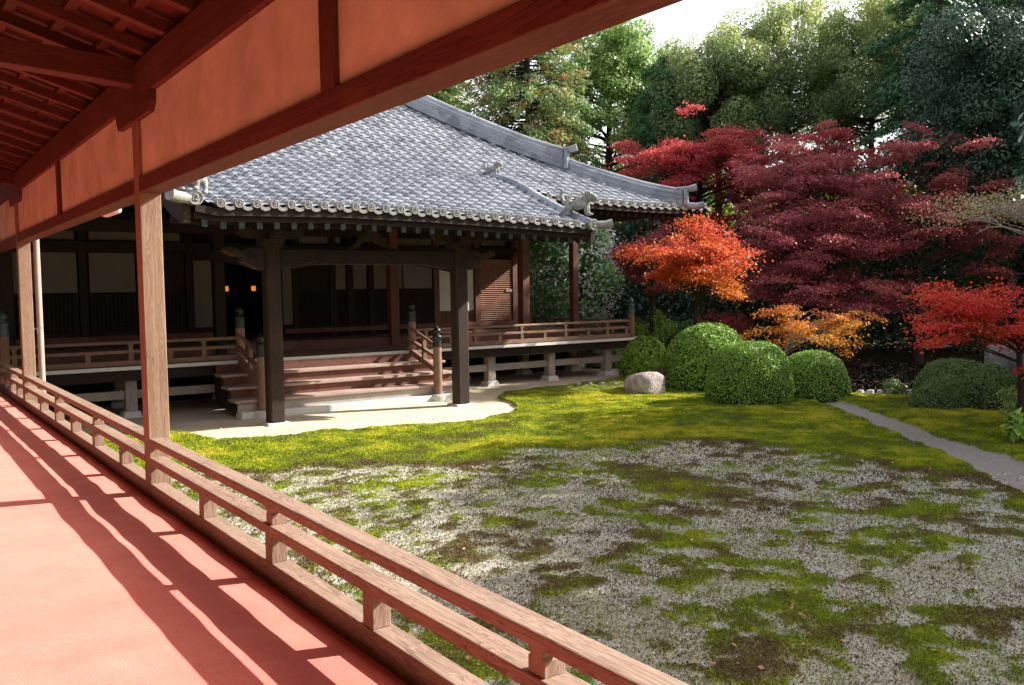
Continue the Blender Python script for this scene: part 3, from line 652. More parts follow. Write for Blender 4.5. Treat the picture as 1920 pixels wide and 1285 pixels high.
def paper(x0, x1, z0, z1, bars=True, mt=M_paper):
    s_ = MB().box(x0, x1, YI-0.02, YI-0.005, z0, z1).build('paper_screen', mt, hall)
    if bars:
        c = MB(); n = max(2, int((x1-x0)/0.24))
        for k in range(1, n): c.box(x0+(x1-x0)*k/n-0.005, x0+(x1-x0)*k/n+0.005, YI-0.004, YI, z0, z1)
        c.box(x0, x1, YI-0.03, YI-0.004, z1, z1+0.04); c.box(x0, x1, YI-0.03, YI-0.004, z0-0.04, z0)
        c.build('screen_frame', WD['x'], s_)
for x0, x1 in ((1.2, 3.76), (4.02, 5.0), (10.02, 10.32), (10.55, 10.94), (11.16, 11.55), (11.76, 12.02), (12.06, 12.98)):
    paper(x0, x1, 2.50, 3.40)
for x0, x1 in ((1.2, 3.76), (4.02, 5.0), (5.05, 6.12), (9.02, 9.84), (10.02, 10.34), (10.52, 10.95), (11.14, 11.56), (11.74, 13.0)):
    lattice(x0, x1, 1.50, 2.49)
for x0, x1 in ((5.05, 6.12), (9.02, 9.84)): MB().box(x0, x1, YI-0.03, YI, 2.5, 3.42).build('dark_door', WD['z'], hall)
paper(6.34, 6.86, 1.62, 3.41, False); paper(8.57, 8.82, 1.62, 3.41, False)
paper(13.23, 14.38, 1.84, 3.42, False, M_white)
c = MB(); c.box(13.19, 14.40, YI-0.03, YI, 1.50, 1.53).box(13.19, 14.40, YI-0.03, YI, 1.80, 1.835)
for k in range(6): x = 13.19+k*0.242-(0.02 if k else 0); c.box(x, x+0.03, YI-0.028, YI+0.002, 1.53, 1.80)
c.box(13.19, 14.40, YI-0.012, YI, 1.531, 1.799); c.build('door_base_panel', WR['z'], hall)
# louvred shutter: two leaves of horizontal slats
c = MB()
for k in range(31):
    z = 1.54+k*0.057; c.bar((14.60, YI-0.035, z+0.012), (15.74, YI-0.035, z+0.012), 0.055, 0.016, (0, -0.75, 1))
c.box(15.14, 15.19, YI-0.045, YI-0.002, 1.5, 3.32); c.box(14.585, 15.755, YI-0.02, YI+0.01, 1.5, 3.32)
lv = c.build('louvred_shutter', WV['x'], hall)
MB().box(15.50, 15.73, YI-0.075, YI-0.05, 2.36, 2.44).box(14.6, 14.68, YI-0.075, YI-0.05, 2.36, 2.44).build('latch_plate', M_wire, lv)
MB().box(15.76, 15.98, YI-0.14, YI+0.02, 3.38, 3.56).build('bracket_arm', WR['x'], hall, bevel=0.03)
# newel posts with bronze caps, verandah and stair railings
def newel(x, y, z0, z1, wr, cap):
    p = MB().tube([(x, y, z0), (x, y, z1)], 0.095, 18).build('newel_post', WB['z'], hall, at=(x, y, z0), smooth=True)
    f_ = MB().lathe((x, y, z1-0.02), [(0.100, 0), (0.104, 0.02), (0.100, 0.04), (0.098, 0.20), (0.104, 0.215), (0.104, 0.235), (0.090, 0.255), (0.055, 0.275), (0.052, 0.30), (0.080, 0.325), (0.088, 0.355), (0.078, 0.39), (0.050, 0.42), (0.020, 0.44), (0.008, 0.475), (0.001, 0.48)], 20)
    f_.build('finial', cap, p, smooth=True)
    if z0 < 0.5: MB().lathe((x, y, -0.05), [(0.19, 0), (0.19, 0.15), (0.17, 0.18), (0.001, 0.18)], 20).build('base_stone', M_granite, p)
newel(6.14, 17.20, 0.12, 1.20, 0.095, M_bronze); newel(10.12, 17.20, 0.12, 1.20, 0.095, M_bronze)
for x, m_ in ((1.90, M_bronze_green), (6.27, M_bronze), (10.38, M_bronze), (17.40, M_bronze_green)):
    newel(x, 18.80, ZV-0.002, 1.72, 0.095, m_)
def rails(x0, x1, y, struts, axis_='x', x_fixed=None):
    """three rails between two newels; struts: list of (position, tall)"""
    if axis_ == 'x':
        MB().tube([(x0, y, 1.495), (x1, y, 1.495)], 0.036, 12).build('verandah_top_rail', WB['x'], hall, smooth=True)
        MB().box(x0, x1, y-0.045, y+0.045, 1.285, 1.345).build('verandah_mid_rail', WB['x'], hall, bevel=0.005)
        MB().box(x0, x1, y-0.06, y+0.06, 1.045, 1.145).build('verandah_bottom_rail', WB['x'], hall, bevel=0.006)
    else:
        MB().tube([(y, x0, 1.495), (y, x1, 1.495)], 0.036, 12).build('verandah_top_rail', WB['y'], hall, smooth=True)
        MB().box(y-0.045, y+0.045, x0, x1, 1.285, 1.345).build('verandah_mid_rail', WB['y'], hall, bevel=0.005)
        MB().box(y-0.06, y+0.06, x0, x1, 1.045, 1.145).build('verandah_bottom_rail', WB['y'], hall, bevel=0.006)
    for p, tall in struts:
        cx, cy = (p, y) if axis_ == 'x' else (y, p)
        MB().box(cx-0.045, cx+0.045, cy-0.04, cy+0.04, 1.145, 1.285).build('rail_strut', WB['z'], hall)
        if tall:
            c = MB().box(cx-0.035, cx+0.035, cy-0.035, cy+0.035, 1.345, 1.43); c.box(cx-0.05, cx+0.05, cy-0.04, cy+0.04, 1.43, 1.468)
            c.build('rail_cap_strut', WB['z'], hall)
rails(1.98, 6.18, 18.80, [(2.5, 0), (3.30, 0), (4.08, 1), (4.83, 0), (5.50, 1), (2.06, 1)])
rails(10.47, 17.31, 18.80, [(10.75, 1), (11.45, 0), (12.15, 1), (12.88, 0), (13.58, 1), (14.32, 0), (15.02, 1), (15.80, 0), (16.49, 1), (17.2, 0)])
rails(18.89, 29.5, 17.40, [(19.6+0.75*k, k % 2) for k in range(13)], 'y')
rails(-3.0, 1.81, 18.80, [(-2.2+0.75*k, k % 2) for k in range(6)])
for x, y_lo, y_hi in ((6.20, 17.28, 18.75), (10.25, 17.28, 18.75)):
    MB().tube([(x, y_lo, 1.14), (x, y_lo+0.2, 1.19), (x, y_hi-0.25, 1.52), (x, y_hi, 1.56)], 0.036, 12).build('stair_top_rail', WB['y'], hall, smooth=True)
    MB().bar((x, y_lo, 0.88), (x, y_hi, 1.30), 0.08, 0.075).build('stair_mid_rail', WB['y'], hall, bevel=0.005)
    MB().bar((x, y_lo, 0.58), (x, y_hi, 1.06), 0.10, 0.13).build('stair_string_rail', WB['y'], hall, bevel=0.006)
    ym = (y_lo+y_hi)/2; MB().box(x-0.04, x+0.04, ym-0.04, ym+0.04, 0.86, 1.36).build('rail_strut', WB['z'], hall)
# steps
SX0, SX1 = 5.62, 10.85
for k, (yn, zt) in enumerate(((17.25, 0.345), (17.66, 0.57), (18.07, 0.795))):
    MB().box(SX0, SX1, yn, yn+0.47, zt-0.055, zt).build('stair_tread', WS['x'], hall, bevel=0.008)
for k, (yn, za, zb) in enumerate(((17.31, 0.12, 0.289), (17.72, 0.346, 0.514), (18.13, 0.571, 0.739), (18.58, 0.796, 0.960))):
    MB().box(SX0+0.06, SX1-0.06, yn, yn+0.05, za, zb).build('stair_riser', WG['x'] if k == 0 else WR['x'], hall)
for x in (SX0+0.02, SX1-0.06):
    pts = [(17.36, 0.12), (17.36, 0.288), (17.77, 0.288), (17.77, 0.513), (18.18, 0.513), (18.18, 0.738), (18.62, 0.738), (18.62, 0.3), (18.3, 0.12)]
    MB().prism(pts, 'x', x, x+0.04).build('stair_string', WD['y'], hall)
MB().box(5.70, 10.78, 17.15, 17.50, -0.1, 0.119).build('stone_step_base', M_granite, hall, bevel=0.012)

# porch: two posts, rainbow beam, brackets, purlin
PYC = 16.15
for x in (6.0, 10.06):
    p = MB(); w_ = 0.145; ch = 0.035
    p.prism([(x-w_+ch, PYC-w_), (x+w_-ch, PYC-w_), (x+w_, PYC-w_+ch), (x+w_, PYC+w_-ch), (x+w_-ch, PYC+w_), (x-w_+ch, PYC+w_), (x-w_, PYC+w_-ch), (x-w_, PYC-w_+ch)], 'z', 0.03, 3.24)
    p = p.build('porch_post', WP['z'], hall, at=(x, PYC, 0))
    MB().box(x-0.22, x+0.22, PYC-0.22, PYC+0.22, -0.1, 0.028).build('base_stone', M_granite, p, bevel=0.01)
    c = MB(); c.box(x-0.20, x+0.20, PYC-0.20, PYC+0.20, 3.305, 3.42)
    c.prism([(x-0.62, 3.56), (x-0.62, 3.50), (x-0.5, 3.43), (x-0.3, 3.421), (x+0.3, 3.421), (x+0.5, 3.43), (x+0.62, 3.50), (x+0.62, 3.56)], 'y', PYC-0.07, PYC+0.07)
    for dx in (-0.5, 0, 0.5): c.box(x+dx-0.11, x+dx+0.11, PYC-0.11, PYC+0.11, 3.561, 3.65)
    c.box(x-0.07, x+0.07, PYC-0.5, PYC-0.075, 3.43, 3.55); c.box(x-0.17, x+0.17, PYC-0.17, PYC+0.17, 3.24, 3.30)
    c.build('bracket_set', M_carved, hall)
    # tie beam running back from the porch post to the hall
    xs_ = np.linspace(0, 1, 9); y_ = 16.3+xs_*(YC-0.13-16.3)
    c = MB(); c.prism([(a_, 3.02+0.35*math.sin(t*1.57)) for a_, t in zip(y_, xs_)]+[(a_, 2.80+0.38*math.sin(t*1.57)) for a_, t in zip(y_[::-1], xs_[::-1])], 'x', x-0.08, x+0.08)
    c.build('shrimp_tie_beam', WD['y'], hall)
def arch(x): return 0.03*(1-((x-8.03)/1.9)**2)
xs_ = np.linspace(6.14, 9.92, 25)
c = MB(); c.prism([(x, 3.225+arch(x)*0.3) for x in xs_]+[(x, 2.875+0.075*sstep(0.2, 0.75, min(x-6.14, 9.92-x))) for x in xs_[::-1]], 'y', PYC-0.09, PYC+0.09)
bm_ = c.build('rainbow_beam', WD['x'], hall, bevel=0.012)
c = MB()                                            # raised swirls cut on the beam face
def swirl(cx, cz, r0, turns, sgn, y, flip=1):
    p = []
    for k in range(26):
        t = k/25; a_ = t*turns*2*math.pi; r_ = r0*(1-0.8*t); p.append((cx+flip*r_*math.cos(a_)*1.5, y, cz+sgn*r_*math.sin(a_)))
    return p
for fx, cx in ((1, 6.75), (-1, 9.31)):
    c.tube(swirl(cx, 3.08, 0.085, 1.3, 1, PYC-0.095, fx), 0.011, 6); c.tube(swirl(cx+fx*0.33, 3.09, 0.05, 1.0, -1, PYC-0.095, fx), 0.009, 6)
    c.tube([(cx-fx*0.45, PYC-0.095, 3.12), (cx-fx*0.3, PYC-0.095, 3.02), (cx-fx*0.1, PYC-0.095, 2.985), (cx+fx*0.15, PYC-0.095, 3.03)], 0.011, 6)
    c.tube([(cx+fx*(0.5+0.1*k), PYC-0.095, 3.10+0.035*math.sin(k*1.3)) for k in range(8)], 0.008, 6)
c.build('carved_swirl', M_carved, bm_)
for fx, x0 in ((-1, 5.86), (1, 10.20)):             # cloud-shaped beam noses
    o_ = [(0, 3.24), (0.16, 3.26), (0.30, 3.25), (0.42, 3.19), (0.50, 3.235), (0.62, 3.275), (0.73, 3.25), (0.75, 3.19), (0.66, 3.13), (0.55, 3.10), (0.42, 3.06), (0.44, 3.00), (0.40, 2.95), (0.27, 2.90), (0.12, 2.86), (0, 2.85)]
    c = MB(); c.prism([(x0+fx*a_, b_) for a_, b_ in o_], 'y', PYC-0.085, PYC+0.085)
    nb = c.build('beam_nose', M_carved, hall, bevel=0.02)
    c = MB(); c.tube(swirl(x0+fx*0.22, 3.08, 0.07, 1.4, 1, PYC-0.09, fx), 0.010, 6); c.build('carved_swirl', M_carved, nb)
    c = MB()
    for (a0, b0), (a1, b1) in (((0.74, 3.185), (0.56, 3.095)), ((0.44, 2.995), (0.13, 2.858))): c.bar((x0+fx*a0, PYC, b0), (x0+fx*a1, PYC, b1), 0.172, 0.02)
    c.build('red_trim', M_red, nb)
# frog-leg strut in the middle of the beam
o_ = [(-0.62, 3.235), (-0.5, 3.26), (-0.36, 3.34), (-0.26, 3.44), (-0.22, 3.55), (0.22, 3.55), (0.26, 3.44), (0.36, 3.34), (0.5, 3.26), (0.62, 3.235), (0.40, 3.235), (0.26, 3.29), (0.12, 3.40), (-0.12, 3.40), (-0.26, 3.29), (-0.40, 3.235)]
c = MB(); c.prism([(8.03+a_, b_) for a_, b_ in o_], 'y', PYC-0.05, PYC+0.05); c.box(7.92, 8.14, PYC-0.1, PYC+0.1, 3.551, 3.65); c.build('frog_leg_strut', M_carved, hall)
MB().box(4.25, 12.05, PYC-0.10, PYC+0.10, 3.651, 3.85).build('porch_purlin', WD['x'], hall, bevel=0.015)

# ------------------------------------------------------------------ the roof
def ze_main(x): return np.interp(x, [11.8, 13.8, 16.0, 17.8, 18.4], [4.565, 4.535, 4.49, 4.51, 4.56])
def ze_porch(x): return np.interp(x, [4.0, 4.5, 6.6, 8.3, 10.7, 12.2, 12.4], [3.90, 3.82, 3.86, 3.835, 3.765, 3.70, 3.70])
YM, YP, XC0, PX0, PX1, YV = 16.85, 14.4, 17.7, 4.12, 12.25, 17.9
def f_main(d): return 0.40*d+0.0275*d*d
def roof_z(x, y):
    zm = ze_main(x)+f_main(y-YM)
    zj = ze_main(x)+0.15; s_ = (y-YP)/(YM-YP)
    zp = ze_porch(x)+(zj-ze_porch(x))*(0.80*s_+0.20*s_*s_)
    lat = sstep(13.6, PX1, x)
    up_ = zm+0.15*sstep(YM+1.7, YM, y)*lat
    return np.where(y < YM, np.where(x < PX1+0.01, zp, zm), up_)
PER, ROW = 0.292, 0.27
def profile(t):                                    # wave tiles: a roll at the integers, then a broad shallow pan
    q = (t+0.5) % 1.0-0.5; u = q*PER
    roll = 0.046*np.exp(-(u/0.046)**2)
    pan = -0.016*np.sin(np.pi*np.clip((np.abs(q)-0.16)/0.68, 0, 1)*2)
    return roll+pan+np.where((q > 0.19), -0.012, 0)*np.clip((0.5-q)/0.31, 0, 1)
tu = np.array([0, .06, .11, .16, .189, .191, .27, .35, .43, .5, .58, .66, .74, .80, .85, .90, .95])
X0R = PX1-0.10
def cols(xa, xb):
    a = (np.arange(math.floor((xa-X0R)/PER)-1, math.ceil((xb-X0R)/PER)+1)[:, None]+tu[None]).ravel()
    return a[(a*PER+X0R >= xa) & (a*PER+X0R <= xb)]
def roof_patch(name, xa, xb, ya, yb, parent, keep=None, ph=0.0):
    t = cols(xa, xb); x = X0R+t*PER
    ks = np.arange(0, int((yb-ya)/ROW)+1)
    yl = np.concatenate([[ya+k*ROW, ya+k*ROW, ya+k*ROW+ROW*0.5, ya+(k+1)*ROW+0.05] for k in ks]); st = np.concatenate([[0.034, 0.052, 0.026, -0.006] for k in ks])
    xx, yy = np.meshgrid(x, yl); ss = np.repeat(st[:, None], len(x), 1)
    cid = np.floor(t-0.19).astype(int)[None]*np.ones_like(ss); rid = np.repeat(np.repeat(ks, 4)[:, None], len(x), 1)
    jit = (_hash(cid.astype(np.int64), rid.astype(np.int64), 5)-0.5)*0.010
    zz = roof_z(xx, yy)+profile(np.repeat(t[None], len(yl), 0))+ss+jit+0.008*(fbm(xx, yy, 1.2, 2, 8)-.5)
    n1 = len(x); q = (np.arange(len(yl)-1)[:, None]*n1+np.arange(n1-1)[None]).ravel()
    F = np.stack([q, q+1, q+n1+1, q+n1], 1); V = np.stack([xx, yy, zz], -1).reshape(-1, 3)
    if keep is not None:
        cen = V[F].mean(1); F = F[keep(cen[:, 0], cen[:, 1])]
    return npmesh(name, V, F, M_tile, parent)
xw = -3.2
roof = roof_patch('tiled_roof', xw, XC0+0.2, YM, 27.0, hall, keep=lambda x, y: (x < XC0-(y-YM)+0.05) & ((x > PX1+0.25) | (y > YM)))
porch = roof_patch('porch_roof', PX0+0.02, PX1+0.02, YP, YM-0.01, hall)
# the far slopes, seen only from elsewhere
TOP = 9.2; zt_ = float(roof_z(np.array(XC0-TOP), np.array(YM+TOP))); YN = 36.0
dd = np.linspace(0, TOP, 24); tt = np.linspace(0, 1, 60); D2, T2 = np.meshgrid(dd, tt, indexing='ij')
zz_ = ze_main(XC0-D2)+f_main(D2)+0.03*np.cos(T2*60*6.283)-0.02
q = (np.arange(23)[:, None]*60+np.arange(59)[None]).ravel(); FQ = np.stack([q, q+1, q+61, q+60], 1)
npmesh('side_roof_slope', np.stack([XC0-D2, YM+D2+(YN-YM-2*D2)*T2, zz_], -1).reshape(-1, 3), FQ, M_tile, hall)
npmesh('rear_roof_slope', np.stack([xw+(XC0-D2-xw)*T2, YN-D2, zz_], -1).reshape(-1, 3), FQ, M_tile, hall)
# eave tiles: round end with the three-comma crest, and the crescent of the pan tile beside it
def eave_tile_mesh():
    c = MB(); r_ = 0.073
    c.tube([(0, 0, 0.02), (0, 0.25, 0.05)], r_*0.97, 16)
    tor = [(r_*0.88*math.cos(a_), -0.006, 0.02+r_*0.88*math.sin(a_)) for a_ in np.linspace(0, 2*math.pi, 25)]
    c.tube(tor, 0.0115, 6, cap=False)
    for k in range(3):                             # three commas
        p = []; rr_ = []
        for j in range(9):
            t_ = j/8; a_ = k*2.094+t_*2.3; q_ = 0.020+0.030*t_; p.append((q_*math.cos(a_), -0.006, 0.02+q_*math.sin(a_))); rr_.append(0.013*(1-t_)+0.003)
        c.tube(p, rr_, 6)
    h = PER/2; up_ = [(r_*0.9+(PER-2*r_*0.9)*k/8, -0.030-0.030*math.sin(math.pi*k/8)+0.03) for k in range(9)]
    lo = [(x, z-0.062) for x, z in up_[::-1]]
    c.prism(up_+lo, 'y', -0.004, 0.02)
    return c.mesh('eave_tile', M_tilelight, (0, 0, 0), True)
ETM = eave_tile_mesh()
def eave_row(parent, xs_, y, zf):
    for x in xs_:
        o_ = bpy.data.objects.new('eave_tile', ETM); link(o_, parent); o_.location = Vector((x, y, float(zf(x))+0.015)) - org(parent)
eave_row(porch, [X0R-k*PER for k in range(1, 27)], YP-0.01, ze_porch)
eave_row(roof, [X0R+k*PER for k in range(1, 22)], YM-0.01, ze_main)
# fascia boards and rafters below the tiles
def curve_board(xa, xb, y0, y1, zf, dz0, dz1, name):
    xs_ = np.linspace(xa, xb, 24); c = MB()
    V = []; 
    for x in xs_:
        z = float(zf(x)); V += [(x, y0, z+dz0), (x, y1, z+dz0), (x, y1, z+dz1), (x, y0, z+dz1)]
    Fs = [(0, 1, 2, 3), tuple(len(V)-4+k for k in (3, 2, 1, 0))]
    for i in range(23):
        for j in range(4): Fs.append((i*4+j, i*4+(j+1) % 4, i*4+4+(j+1) % 4, i*4+4+j))
    c.add(V, Fs); return c.build(name, WD['x'], hall)
curve_board(PX0+0.05, PX1-0.02, YP+0.03, YP+0.10, ze_porch, -0.16, -0.045, 'eave_fascia')
curve_board(PX0+0.05, PX1-0.02, YP+0.12, YP+0.20, ze_porch, -0.25, -0.165, 'eave_fascia')
curve_board(-3, XC0-0.02, YM+0.03, YM+0.10, ze_main, -0.16, -0.045, 'eave_fascia')
def soffit(xa, xb, ya, yb, zf, name):
    xs_ = np.linspace(xa, xb, 20); yl = np.linspace(ya, yb, 8); xx, yy = np.meshgrid(xs_, yl)
    V = np.stack([xx, yy, zf(xx, yy)], -1).reshape(-1, 3); q = (np.arange(7)[:, None]*20+np.arange(19)[None]).ravel()
    return npmesh(name, V, np.stack([q, q+1, q+21, q+20], 1), WD['y'], hall)
soffit(PX0+0.1, PX1-0.05, YP+0.08, YM+0.2, lambda x, y: roof_z(x, np.minimum(y, YM-0.02))-0.17, 'porch_soffit')
soffit(-3, PX1-0.05, YM+0.15, YC+0.3, lambda x, y: ze_main(x)+f_main(y-YM)-0.19, 'main_soffit')
soffit(PX1-0.05, XC0-0.05, YM+0.05, YC+0.3, lambda x, y: ze_main(x)+f_main(np.minimum(y-YM, np.maximum(XC0-x, 0)))-0.19, 'main_soffit')
MB().add([(XC0-.03, YM+.05, 4.36), (XC0-.03, 30, 4.36), (16.9, 30, 4.72), (16.9, YM+.8, 4.72)], [(0, 1, 2, 3)]).build('side_soffit', WD['x'], hall)
for k in range(27):
    x = PX0+0.22+k*0.297
    z0 = float(ze_porch(x))-0.30; z1 = float(roof_z(np.array(x), np.array(YM-0.05)))-0.24
    r_ = MB().bar((x, YP+0.16, z0), (x, YM, z1), 0.085, 0.11).build('porch_rafter', WD['y'], hall)
    MB().box(x-0.046, x+0.046, YP+0.135, YP+0.157, z0-0.062, z0+0.058).build('metal_end_cap', M_bronze, r_)
for k in range(28):
    x = PX1+0.15+k*0.235
    if x > XC0-0.2: break
    yb = min(YC+0.2, YM+max(0.9, (XC0-x)))
    MB().bar((x, YM+0.14, float(ze_main(x))-0.24), (x, yb, float(ze_main(x))+f_main(yb-YM)-0.26), 0.075, 0.10).build('rafter', WD['y'], hall)
# hip ridges: layered tile courses with a round cap
def ridge_prof(h, w0, n=5):
    L = []; 
    for k in range(n):
        z0, z1 = h*k/n*0.82, h*(k+0.86)/n*0.82; w_ = w0*(1-0.10*k/n)-(0.018 if k % 2 else 0)
        L += [(w_, z0), (w_, z1)]
    cap_ = [(w0*0.62*math.cos(a_), h*0.82+h*0.30*math.sin(a_)) for a_ in np.linspace(0.05, math.pi-0.05, 9)]
    return L+cap_+[(-a_, b_) for a_, b_ in L[::-1]]
def hip(t): x, y = XC0-t, YM+t; return Vector((x, y, float(ze_main(x)+f_main(t))))
lower = MB().sweep([hip(t)+Vector((0, 0, -0.02+0.10*max(0, 0.9-t)**1.5)) for t in np.linspace(0.12, 2.7, 14)], ridge_prof(0.37, 0.135)).build('lower_hip_ridge', M_tile, roof)
upper = MB().sweep([hip(t)+Vector((0, 0, 0.02+0.07*max(0, 3.2-t)**1.6)) for t in np.linspace(2.35, 9.2, 26)], ridge_prof(0.50, 0.17, 6)).build('upper_hip_ridge', M_tile, roof)
MB().sweep([Vector((XC0-9.2-s_, YM+9.2, hip(9.2).z)) for s_ in (0, 4, 8, 12)], ridge_prof(1.0, 0.25, 9)).build('main_ridge', M_tile, roof)
def ridge_end(t, h, w_, parent, dz):
    b = hip(t)+Vector((0, 0, dz)); d = Vector((1, -1, 0)).normalized(); n = Vector((1, 1, 0)).normalized()
    c = MB(); P = []
    o_ = [(-w_*1.15, 0), (w_*1.15, 0), (w_*1.25, h*0.45), (w_*0.9, h*0.75), (w_*0.55, h*1.0), (0, h*1.12), (-w_*0.55, h*1.0), (-w_*0.9, h*0.75), (-w_*1.25, h*0.45)]
    k = len(o_)
    for q in (0.0, 0.10):
        for a_, z in o_: P.append(b+d*q+n*a_+Vector((0, 0, z)))
    c.add(P, [tuple(range(k)), tuple(range(2*k-1, k-1, -1))]+[(i, (i+1) % k, k+(i+1) % k, k+i) for i in range(k)])
    for q in (0.25, 0.50, 0.75):                   # chevrons pressed on the face
        for s_ in (-1, 1): c.bar(b+d*0.11+n*s_*w_*0.85+Vector((0, 0, h*q-0.06)), b+d*0.11+Vector((0, 0, h*q+0.08)), 0.03, 0.03)
    c.tube([b+d*0.10+Vector((0, 0, h*0.25)), b+d*0.13+Vector((0, 0, h*0.25))], 0.055, 12)
    e = c.build('ridge_end_tile', M_tile, parent, bevel=0.008)
    c = MB(); c.tube([b-d*0.25+Vector((0, 0, h*1.0)), b+d*0.12+Vector((0, 0, h*1.05)), b+d*0.34+Vector((0, 0, h*1.16))], [0.075, 0.08, 0.095], 14)
    c.build('projecting_tube_tile', M_tile, e, smooth=True)
ridge_end(2.33, 0.50, 0.20, roof, 0.05); ridge_end(0.10, 0.40, 0.165, roof, 0.03)
c = MB(); b = hip(-0.05); c.tube([b+Vector((-0.35, 0.35, 0.10)), b+Vector((0.10, -0.10, 0.05)), b+Vector((0.22, -0.22, 0.09))], 0.09, 14)
c.build('corner_tile', M_tile, roof, smooth=True)
# verge ridges of the porch with their end tiles, and the verge tiles of the left side
for x, nm in ((PX1-0.02, 'r'), (PX0+0.03, 'l')):
    path = [Vector((x, y, float(roof_z(np.array(min(max(x, PX0), PX1-0.01)), np.array(y)))+0.06)) for y in np.linspace(YP-0.08, YV, 13)]
    vr = MB().tube(path, 0.095, 14)
    for p_ in path[1:]: vr.tube([p_+Vector((0, -0.015, -.004)), p_+Vector((0, 0.015, .004))], 0.101, 14)
    vr.build('verge_ridge', M_tile, porch, smooth=True)
    c = MB(); p0 = path[0]
    for q in range(3):
        a0 = q*2.094; c.tube([(p0.x+(0.024+0.04*t_)*math.cos(a0+2.3*t_), p0.y-0.012, p0.z+(0.024+0.04*t_)*math.sin(a0+2.3*t_)) for t_ in np.linspace(0, 1, 8)], [0.016*(1-t_)+0.004 for t_ in np.linspace(0, 1, 8)], 6)
    c.tube([(p0.x+0.105*math.cos(a_), p0.y-0.008, p0.z+0.105*math.sin(a_)) for a_ in np.linspace(0, 2*math.pi, 25)], 0.014, 6, cap=False)
    c.tube([(p0.x, p0.y-0.006, p0.z), (p0.x, p0.y+0.2, p0.z)], 0.105, 20)
    c.build('verge_end_tile', M_tilelight, porch)
    sg = 1 if x > 8 else -1
    c = MB(); c.tube([p0+Vector((-sg*0.05, 0.14, -0.01)), p0+Vector((sg*0.30, -0.04, 0.00)), p0+Vector((sg*0.42, -0.10, 0.03))], [0.085, 0.09, 0.10], 14)
    c.build('corner_tile', M_tilelight, porch, smooth=True)
    c = MB()
    for k in range(1, 12):                         # short cover tiles laid across the verge
        y = YP+k*0.30; z = float(roof_z(np.array(min(max(x, PX0), PX1-0.01)), np.array(y)))
        c.tube([(x-sg*0.02, y, z+0.03), (x+sg*0.24, y, z+0.015)], 0.072, 12)
    c.build('verge_tile', M_tilelight, porch, smooth=True)
    # bargeboard below the verge
    ys_ = np.linspace(YP+0.05, YM-0.05, 14); top = []; bot = []
    for y in ys_:
        z = float(roof_z(np.array(min(max(x, PX0), PX1-0.01)), np.array(min(y, YM-0.02)))); s_ = (y-YP)/(YM-YP)
        top.append((y, z-0.06)); bot.append((y, z-0.42+0.10*s_))
    bot[0] = (YP+0.10, bot[0][1]+0.06)
    xx_ = x+sg*0.10
    c = MB(); c.prism(top+bot[::-1], 'x', xx_-0.06, xx_+0.06); c.build('bargeboard', M_carved, hall, bevel=0.015)
    c = MB()                                       # carved pendant below the bargeboard
    o_ = [(0, 0), (0.14, 0.03), (0.24, -0.05), (0.20, -0.16), (0.10, -0.17), (0.12, -0.28), (0.02, -0.36), (-0.09, -0.28), (-0.07, -0.18), (-0.19, -0.17), (-0.24, -0.06), (-0.14, 0.03)]
    z = float(roof_z(np.array(min(max(x, PX0), PX1-0.01)), np.array(PYC)))-0.36
    c.prism([(PYC+a_, z+b_) for a_, b_ in o_], 'x', xx_-0.03, xx_+0.03); c.build('carved_pendant', M_carved, hall, bevel=0.02)
# guardian lions in tile, set on the porch corners
def lion(loc, sc, rz, parent):
    import bmesh
    bm = bmesh.new()
    def blob(x, y, z, rx, ry, rz_, sub=2):
        bmesh.ops.create_icosphere(bm, subdivisions=sub, radius=1, matrix=Matrix.Translation((x, y, z)) @ Matrix.Diagonal((rx, ry, rz_, 1)))
    blob(0, 0.02, 0.19, 0.095, 0.20, 0.10); blob(0, -0.12, 0.23, 0.10, 0.10, 0.12); blob(0, 0.17, 0.20, 0.095, 0.09, 0.10)   # trunk, chest, haunch
    blob(0, -0.24, 0.33, 0.085, 0.085, 0.085); blob(0, -0.325, 0.305, 0.055, 0.05, 0.042); blob(0, -0.32, 0.265, 0.048, 0.04, 0.02)   # head, muzzle, jaw
    for s_ in (-1, 1):
        blob(s_*0.07, -0.235, 0.405, 0.025, 0.02, 0.03); blob(s_*0.04, -0.315, 0.355, 0.018, 0.015, 0.015)    # ears, brows
        blob(s_*0.075, -0.17, 0.10, 0.036, 0.04, 0.12); blob(s_*0.075, -0.215, 0.015, 0.04, 0.055, 0.028)     # foreleg and paw
        blob(s_*0.08, 0.17, 0.13, 0.045, 0.075, 0.09); blob(s_*0.085, 0.205, 0.06, 0.03, 0.035, 0.07); blob(s_*0.085, 0.165, 0.015, 0.036, 0.06, 0.026)
    for k in range(26):                            # curls of the mane
        a_ = k*2.399; t_ = k/26; blob(0.095*math.cos(a_)*(1-0.2*t_), -0.17-0.05*math.sin(k*1.7)+0.03, 0.30+0.11*math.sin(a_), 0.032, 0.032, 0.032, 1)
    for k in range(7):                             # bushy upright tail
        a_ = k/6; blob(0.025*math.sin(k*2), 0.27+0.05*math.sin(a_*2.5), 0.25+0.20*a_, 0.04, 0.045, 0.05, 1)
    me = bpy.data.meshes.new('lion_figure'); bm.to_mesh(me); bm.free(); me.materials.append(M_lion)
    o_ = bpy.data.objects.new('lion_figure', me); link(o_, parent); o_.location = Vector(loc)-org(parent); o_.rotation_euler = (0, 0, rz); o_.scale = (sc, sc, sc)
    m_ = o_.modifiers.new('fuse', 'REMESH'); m_.mode = 'VOXEL'; m_.voxel_size = 0.014; m_.use_smooth_shade = True
lion((PX1-0.02, YP+0.42, float(roof_z(np.array(PX1-.02), np.array(YP+0.42)))+0.12), 1.15, R_(35), porch)
lion((PX0+0.10, YP+0.24, float(roof_z(np.array(PX0+.03), np.array(YP+0.24)))+0.09), 1.35, R_(-30), porch)
